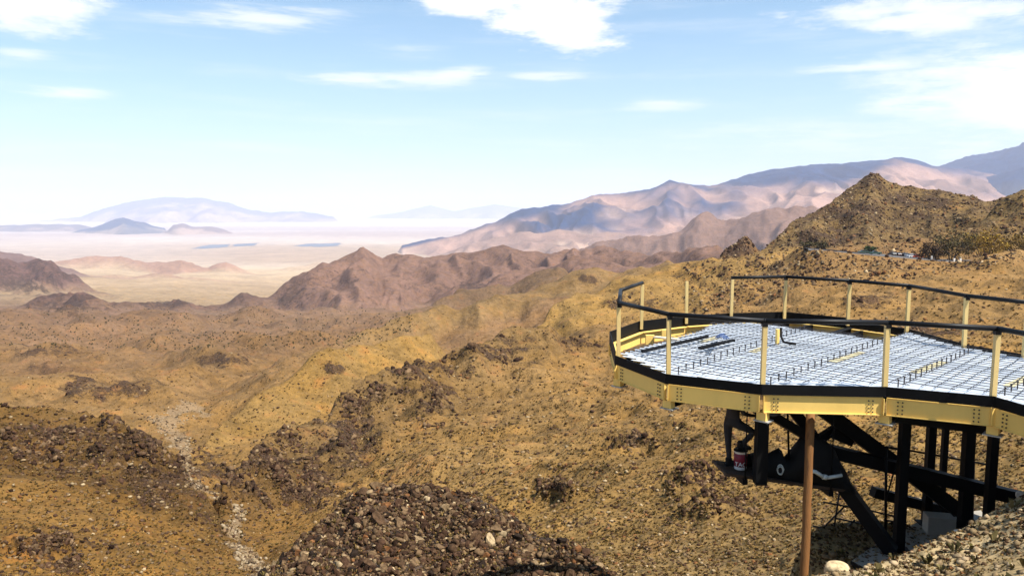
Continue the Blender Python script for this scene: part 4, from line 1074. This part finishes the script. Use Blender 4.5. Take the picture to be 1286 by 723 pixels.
boulder(1206, 668, 10.9, 9, 'grey flat stone on the crest of the bank', (0.42, 0.38, 0.32), 12, 0.5)
boulder(1283, 622, 12.6, 9, 'pale grey stone at the end of the long black beam', (0.5, 0.46, 0.4), 14)


# ------------------------------------------------------------------ scree and scrub (uncountable)
def scatter(name, n, size_fn, shape_fn, nshape, base_f, pal, material, accept, seed, zoff=0.15, zs=1.0, maxpx=7.0, minpx=1.1, squash=None):
    rg = np.random.default_rng(seed)
    # sample evenly over what can be seen, in the angle the ground subtends, so that near and far are served alike
    dpy = np.abs(np.diff(PY, axis=0)); cellw = np.where(VIS[:-1] & (PY[:-1] > np.where(YY[:-1] < 700, 205, 262)) & (PY[:-1] < 800), dpy, 0)
    cellw = cellw * accept(PX[:-1], PY[:-1], YY[:-1], Rf[:-1], SAND[:-1])
    p = cellw.ravel() / cellw.sum(); ids = rg.choice(p.size, size=n, p=p)
    i, j = ids // TT.shape[1], ids % TT.shape[1]
    f = rg.random(n); Yk = YS[i] * (1 - f) + YS[i + 1] * f; t = ta[front][j] + rg.normal(size=n) * 0.0008
    x, y = t * Yk, Yk; z = ground_z(x, y)
    s = size_fn(rg, n); s = np.clip(s, minpx * 0.5 * Yk / F, maxpx * 0.5 * Yk / F)
    shapes = [shape_fn(rg) for _ in range(nshape)]
    nv = len(shapes[0]); sh = np.stack(shapes)[rg.integers(nshape, size=n)]
    v = rot_z(sh, rg.uniform(0, 6.28, n)[:, None]) * s[:, None, None]
    v[..., 2] *= zs
    v = v + np.stack([x, y, z + zoff * s], -1)[:, None, :]
    fc = base_f[None] + (np.arange(n) * nv)[:, None, None]
    o = mesh_obj(name, v.reshape(-1, 3), fc.reshape(-1, base_f.shape[1]), material)
    cc = pal(rg, n, i, j); point_attr(o, 'Col', np.repeat(cc, nv, 0)); o['kind'] = 'stuff'; return o


PALA = np.array(ROCKPAL)
def pal_rock(rg, n, i, j):
    dark = Rf[i, j]; k = np.where(rg.random(n) < 0.15 + 0.75 * dark, rg.integers(0, 4, n), np.array([3, 4, 3, 6, 4, 3, 2, 5, 1, 2])[rg.integers(0, 10, n)]); return PALA[k] * rg.uniform(.7, 1.3, (n, 1))
def pal_scrub(rg, n, i, j):
    pp = np.array([(0.10, 0.085, 0.03), (0.16, 0.12, 0.04), (0.22, 0.16, 0.06), (0.30, 0.22, 0.08), (0.07, 0.055, 0.022), (0.13, 0.075, 0.03), (0.36, 0.27, 0.11)]) * np.array([0.66, 0.56, 0.5])
    return pp[rg.integers(0, 7, n)] * rg.uniform(.7, 1.3, (n, 1))
acc_all = lambda px, py, Yk, rk, sa_: (Yk > 9) * (Yk < 900) * (0.5 + 0.8 * rk)
acc_knoll = lambda px, py, Yk, rk, sa_: (Yk > 15) * (Yk < 31) * (rk > 0.45) * (px < 800)
scatter('scree', 24000, lambda r, n: 0.08 + 0.6 * r.random(n) ** 4, lambda r: rock_shape(r), 40, IF1[:, ::1], pal_rock, M_ROCK, acc_all, 5, minpx=0.8)
scatter('scree', 5200, lambda r, n: 0.035 + 0.14 * r.random(n) ** 3, lambda r: block_shape(r), 40, IF1, pal_rock, M_ROCK, acc_knoll, 6, maxpx=14)
scatter('scree', 1500, lambda r, n: 0.012 + 0.11 * r.random(n) ** 5, lambda r: rock_shape(r), 20, IF1, lambda r, n, i, j: np.array([(0.30, 0.22, 0.13), (0.2, 0.14, 0.075), (0.13, 0.09, 0.05)])[r.integers(0, 3, n)], M_ROCK,
        lambda px, py, Yk, rk, sa_: (Yk < 13.5) * (px > 1000), 8, maxpx=14)
scatter('scree', 5200, lambda r, n: 0.22 + 1.1 * r.random(n) ** 4, lambda r: block_shape(r), 40, IF1, lambda r, n, i, j: PALA[r.integers(0, 4, n)] * r.uniform(.6, 1.5, (n, 1)), M_ROCK,
        lambda px, py, Yk, rk, sa_: (Yk > 45) * (Yk < 620) * ss(rk, 0.45, 0.85), 15, zoff=-0.2, maxpx=9, minpx=1.0)
scatter('scree', 7000, lambda r, n: 0.35 + 0.9 * r.random(n) ** 3, lambda r: block_shape(r), 40, IF1, lambda r, n, i, j: PALA[r.choice(7, n, p=[.2, .2, .2, .15, .12, .05, .08])] * r.uniform(.6, 1.4, (n, 1)), M_ROCK,
        lambda px, py, Yk, rk, sa_: (px > 860) * (Yk > 270) * (Yk < 600) * (0.6 + rk), 25, zoff=0.0, maxpx=6)
acc_wash = lambda px, py, Yk, rk, sa_: (Yk > 40) * (Yk < 420) * (sa_ > 0.25)
scatter('scree', 1300, lambda r, n: 0.1 + 0.6 * r.random(n) ** 3, lambda r: rock_shape(r), 30, IF1, lambda r, n, i, j: np.array([(0.22, 0.16, 0.09), (0.16, 0.105, 0.055), (0.08, 0.055, 0.035), (0.27, 0.205, 0.13)])[r.integers(0, 4, n)], M_ROCK, acc_wash, 7)
# scrub: little sheaves of stems
TR = np.array([[3 * k, 3 * k + 1, 3 * k + 2] for k in range(10)])
def sheaf(r):
    v = []
    for k in range(10):
        a = r.uniform(0, 6.28); le = r.uniform(0.2, 0.9); c = np.array([math.cos(a) * le * .8, math.sin(a) * le * .8, r.uniform(.35, 1.0)]) ; b0 = np.array([math.cos(a) * .12, math.sin(a) * .12, -.05])
        w = np.array([-math.sin(a), math.cos(a), r.uniform(-.3, .3)]) * r.uniform(.22, .45)
        v += [b0, c + w * .5, c - w * .5 + np.array([0, 0, -.12])]
    return np.array(v)
scatter('scrub', 52000, lambda r, n: 0.16 + 0.7 * r.random(n) ** 3.5, sheaf, 40, TR, pal_scrub, M_SCRUB, lambda px, py, Yk, rk, sa_: (Yk > 8) * (Yk < 1300) * (1.1 - 0.6 * rk) * (sa_ < 0.6), 9, zoff=0.0, zs=0.75, maxpx=7.0, minpx=0.9)
scatter('scrub', 600, lambda r, n: 0.05 + 0.10 * r.random(n) ** 2, sheaf, 30, TR, lambda r, n, i, j: np.array([(0.15, 0.10, 0.03), (0.11, 0.08, 0.025), (0.2, 0.135, 0.05)])[r.integers(0, 3, n)], M_SCRUB, lambda px, py, Yk, rk, sa_: acc_knoll(px, py, Yk, rk, sa_) * (py > 640), 19, zoff=0.2, maxpx=16)
scatter('scrub', 90, lambda r, n: 0.08 + 0.2 * r.random(n) ** 2, sheaf, 30, TR, lambda r, n, i, j: np.array([(0.09, 0.075, 0.025), (0.14, 0.11, 0.045), (0.06, 0.05, 0.02)])[r.integers(0, 3, n)], M_SCRUB, lambda px, py, Yk, rk, sa_: (Yk < 13.5) * (px > 1000), 20, zoff=0.0, maxpx=30)
# dark bushes dotted over the flats
scatter('scrub', 1500, lambda r, n: 1.0 + 1.4 * r.random(n) ** 2, sheaf, 30, TR, lambda r, n, i, j: np.array([(0.05, 0.05, 0.022), (0.07, 0.06, 0.03)])[r.integers(0, 2, n)], M_SCRUB,
        lambda px, py, Yk, rk, sa_: (Yk > 350) * (Yk < 3200) * (py > 385) * (py < 440) * (px < 520), 10, zoff=0.0, maxpx=4.5, minpx=1.6)


# ------------------------------------------------------------------ road with parked cars, wall and trees across the canyon
vv, ff = [], []
xs = np.linspace(rp[0, 0], rp[-1, 0], 60); zr = np.interp(xs, rp[:, 0], rp[:, 2])
half = np.interp(xs, rp[:, 0], [2.5, 3.5, 8, 12, 12, 9, 8, 8])
for x, z, hw in zip(xs, zr, half):
    for dy, dz in ((-hw - 1.5, -2.2), (-hw, -0.05), (0, 0.0), (hw, 0.05), (hw + 0.3, -2)):
        vv.append((x, RY + dy, z + 0.45 + dz))
for k in range(59):
    for j in range(4): ff.append((k * 5 + j, k * 5 + 5 + j, k * 5 + 6 + j, k * 5 + 1 + j))
rd_ = mesh_obj('road', vv, ff, mat('asphalt', (0.085, 0.08, 0.08), 0.9, 0, 0.25, 0.5)); rd_['kind'] = 'structure'
def road_z(x): return float(np.interp(x, rp[:, 0], rp[:, 2])) + 0.45


def car(px, dy, col, label, kind='car', heading=0.0, first=True):
    x = (px - 643) / F / CP * (RY + dy) * 0.995; z = road_z(x)
    root = thing('parked_pickup' if kind == 'pickup' else 'parked_car', label, kind, (x, RY + dy, z), 'vehicles parked along the canyon road')
    rt = Matrix.Rotation(heading, 4, 'Z')
    cname = 'car_paint_%d' % len(bpy.data.materials); m = mat(cname, col, 0.3, 0.0, 0.08, 2.0, spec=0.6)
    def put(b, nm, mm):
        bmesh.ops.transform(b.bm, matrix=Matrix.Translation((x, RY + dy, z)) @ rt, verts=b.bm.verts); return b.done(nm, mm, root)
    L, Wd = (5.2, 1.9) if kind == 'pickup' else (4.4, 1.75)
    b = B()
    side = [(-L / 2, .35), (L / 2, .35), (L / 2, .75), (L / 2 - .15, .92), (L / 2 - 1.1, 1.0), (-L / 2 + .1, 1.02), (-L / 2, .9)]
    def ext(b, pr, w0):
        lo = [b.bm.verts.new((p[0], -w0 / 2, p[1])) for p in pr]; hi = [b.bm.verts.new((p[0], w0 / 2, p[1])) for p in pr]; n = len(pr)
        b.bm.faces.new(lo); b.bm.faces.new(hi[::-1])
        for k in range(n): b.bm.faces.new((lo[k], hi[k], hi[(k + 1) % n], lo[(k + 1) % n]))
    ext(b, side, Wd)
    put(b, 'body', m)
    cabin = [(-0.5, 1.0), (1.15, 1.0), (0.6, 1.62), (-0.35, 1.65)] if kind == 'pickup' else [(-1.75, 1.0), (1.15, 1.0), (0.45, 1.5), (-1.2, 1.52)]
    b = B(); ext(b, cabin, Wd * 0.86); put(b, 'window', M_GLASS)
    b = B(); xr = [p[0] for p in cabin[2:]]; b.box(((xr[0] + xr[1]) / 2, 0, cabin[3][1] + .03), (abs(xr[0] - xr[1]) + .1, Wd * .84, .06)); put(b, 'roof', m)
    for sx_ in (-L * .31, L * .31):
        for sy in (-1, 1):
            b = B(); b.tube([(sx_, sy * (Wd / 2 - .2), .33), (sx_, sy * (Wd / 2 + .01), .33)], .33, 14); put(b, 'wheel', M_TYRE)
    return root
car(1099, -2, (0.03, 0.075, 0.055), 'dark green pickup parked first along the canyon road', 'pickup', R(172))
car(1084, 0, (0.05, 0.085, 0.06), 'muted green car just ahead of the green pickup', 'car', R(175))
car(1120.5, 4, (0.02, 0.018, 0.02), 'black car nosed in alone past the green pickup', 'car', R(95))
car(1127, 4, (0.05, 0.018, 0.02), 'dark maroon car beside the lone black one', 'car', R(95))
car(1134, 3, (0.022, 0.02, 0.024), 'black car next to the silver car on the pullout', 'car', R(100))
car(1139, 1, (0.28, 0.28, 0.29), 'silver grey car between two black cars', 'car', R(60))
car(1144, 3, (0.02, 0.02, 0.026), 'black car closest to the white one on the pullout', 'car', R(96))
car(1146, -4, (0.7, 0.7, 0.7), 'white car parked at the outer edge of the pullout', 'car', R(8))
car(1153, -5, (0.75, 0.10, 0.03), 'bright orange red car at the end of the parked row', 'car', R(5))

# low pale wall along the road
wx0, wx1 = at_Y(1166, 333, 325)[0], at_Y(1420, 333, 325)[0]
wall = thing('low_wall', 'long low pale roadside wall in front of the trees', 'wall', (wx0, 325, at_Y(1166, 333, 325)[2]))
zz = at_Y(1200, 333.6, 325)[2]
mw = mat('pale_render', (0.5, 0.44, 0.36), 0.9, 0, 0.2, 0.6)
for k in range(12):
    a = wx0 + (wx1 - wx0) * k / 12; b = wx0 + (wx1 - wx0) * (k + 1) / 12 - 0.12
    B().box(((a + b) / 2, 325, zz + 0.9), (b - a, 0.35, 1.9)).done('wall_panel', mw, wall)
for (px, py, lab) in ((1170, 327, 'white marker stone standing before the dark tree'), (1198, 330, 'short white marker stone, first of the pair by the wall'), (1206, 330, 'short grey white marker stone beside its twin by the wall')):
    p = at_Y(px, py, 326); B().box((p[0], p[1], p[2] + 0.6), (0.8, 0.5, 2.6), bevel=0.12).done('marker_stone', mat('white_stone', (0.7, 0.66, 0.6), 0.85) if px == 1170 else bpy.data.materials['white_stone'])
for o, lab in zip([o for o in COL.objects if o.name.startswith('marker_stone')], ('white marker stone standing in front of the dark leafless tree', 'white marker stone nearest the dark tree along the low wall', 'white marker stone closest to the forked yellow tree')): tag(o, lab, 'stone', 'marker stones by the low wall')


def tree(px, py_base, top_py, width_px, Yd, cols, label, seed, lean=0.0, dens=1500):
    rr = np.random.default_rng(seed); p = at_Y(px, py_base, Yd); H = (py_base - top_py) / F * Yd; Wm = width_px / F * Yd / 2
    root = thing('desert_tree', label, 'tree', p, 'trees above the low wall')
    b = B(); tips = []
    for k in range(6):
        a = rr.uniform(0, 6.28); e = np.array([math.cos(a) * Wm * .62, math.sin(a) * Wm * .62, H * rr.uniform(.6, .85)]); m1 = e * np.array([.35, .35, .45]) + rr.normal(size=3) * .25
        s0 = np.array([rr.normal() * .25, rr.normal() * .25, -.6])
        b.tube([Vector(p + s0), Vector(p + m1), Vector(p + e)], .2, 6, radii=[.34, .22, .07]); tips += [e, (e + m1) / 2]
        for q_ in range(3):
            e2 = e + rr.normal(size=3) * np.array([Wm * .3, Wm * .3, H * .12]); b.tube([Vector(p + (e + m1) / 2), Vector(p + e2)], .06, 5, radii=[.1, .03]); tips.append(e2)
    b.done('trunk', mat('bark_%d' % seed, (0.16, 0.11, 0.07), 0.9, 0, 0.3, 2.0), root)
    tips = np.array(tips); tips = np.concatenate([tips, np.stack([rr.normal(size=26) * Wm * .5, rr.normal(size=26) * Wm * .5, H * rr.uniform(.25, .92, 26)], -1)])
    tips = tips[(np.abs(tips[:, 0]) < Wm * 1.05)]
    c = tips[rr.integers(len(tips), size=dens)] + rr.normal(size=(dens, 3)) * np.array([Wm * .12, Wm * .12, H * .055])
    c[:, 2] = np.maximum(c[:, 2], .2)
    d1 = rr.normal(size=(dens, 3)); d1 /= np.linalg.norm(d1, axis=1)[:, None]; d2 = rr.normal(size=(dens, 3)); d2 /= np.linalg.norm(d2, axis=1)[:, None]
    s = rr.uniform(.16, .46, (dens, 1))
    v = np.stack([c + d1 * s, c + d2 * s, c - d1 * s * .8, c - d2 * s], 1) + p
    o = mesh_obj('crown', v.reshape(-1, 3), np.arange(dens * 4).reshape(-1, 4), M_SCRUB, root); o.matrix_parent_inverse = Matrix.Translation(-root.location)
    cc = np.array(cols)[rr.integers(len(cols), size=dens)] * rr.uniform(.6, 1.4, (dens, 1)); point_attr(o, 'Col', np.repeat(cc, 4, 0))
tree(1168, 334, 304, 30, 330, [(0.05, 0.035, 0.022), (0.08, 0.05, 0.03)], 'dark bare shrubby tree at the end of the car row', 1, dens=1800)
tree(1194, 333, 292, 54, 334, [(0.085, 0.07, 0.03), (0.055, 0.045, 0.022), (0.14, 0.10, 0.04)], 'broad dark olive tree, tallest of the three above the wall', 2, dens=3400)
tree(1233, 334, 291, 54, 331, [(0.34, 0.21, 0.03), (0.24, 0.15, 0.03), (0.15, 0.09, 0.03)], 'golden yellow tree with a pale forked trunk', 3, dens=3600)
tree(1276, 334, 293, 54, 332, [(0.22, 0.135, 0.03), (0.15, 0.095, 0.03), (0.10, 0.065, 0.025)], 'brownish gold tree at the frame edge above the wall', 4, dens=3600)
tree(1015, 314, 303, 20, 345, [(0.06, 0.05, 0.025), (0.09, 0.075, 0.035)], 'dark low tree where the road starts under the pointed hill', 5, dens=700)
tree(1031, 315, 304, 16, 346, [(0.06, 0.05, 0.03), (0.10, 0.08, 0.04)], 'small grey olive tree beside the dark low one at the road', 6, dens=600)
tree(1092, 320, 309, 15, 352, [(0.03, 0.05, 0.02), (0.05, 0.07, 0.03)], 'small green tree behind the green pickup', 7, dens=600)
# guard rail along the outer edge of the approach
gr = thing('guard_rail', 'dark guard rail along the road approaching the parked cars', 'guard rail', at_Y(1016, 311, 334))
for k in range(8):
    a = 1014 + k * 9; b = a + 9; f = lambda px: Vector(at_Y(px, float(np.interp(px, [q[0] for q in RPX], [q[1] for q in RPX])) - 1.5, 334.5))
    B().bar(f(a), f(b), 0.12, 0.4).done('rail', M_BAR, gr)
    B().bar(f(a) - Vector((0, 0, 1.5)), f(a) + Vector((0, 0, .2)), 0.16, 0.16).done('post', M_BAR, gr)
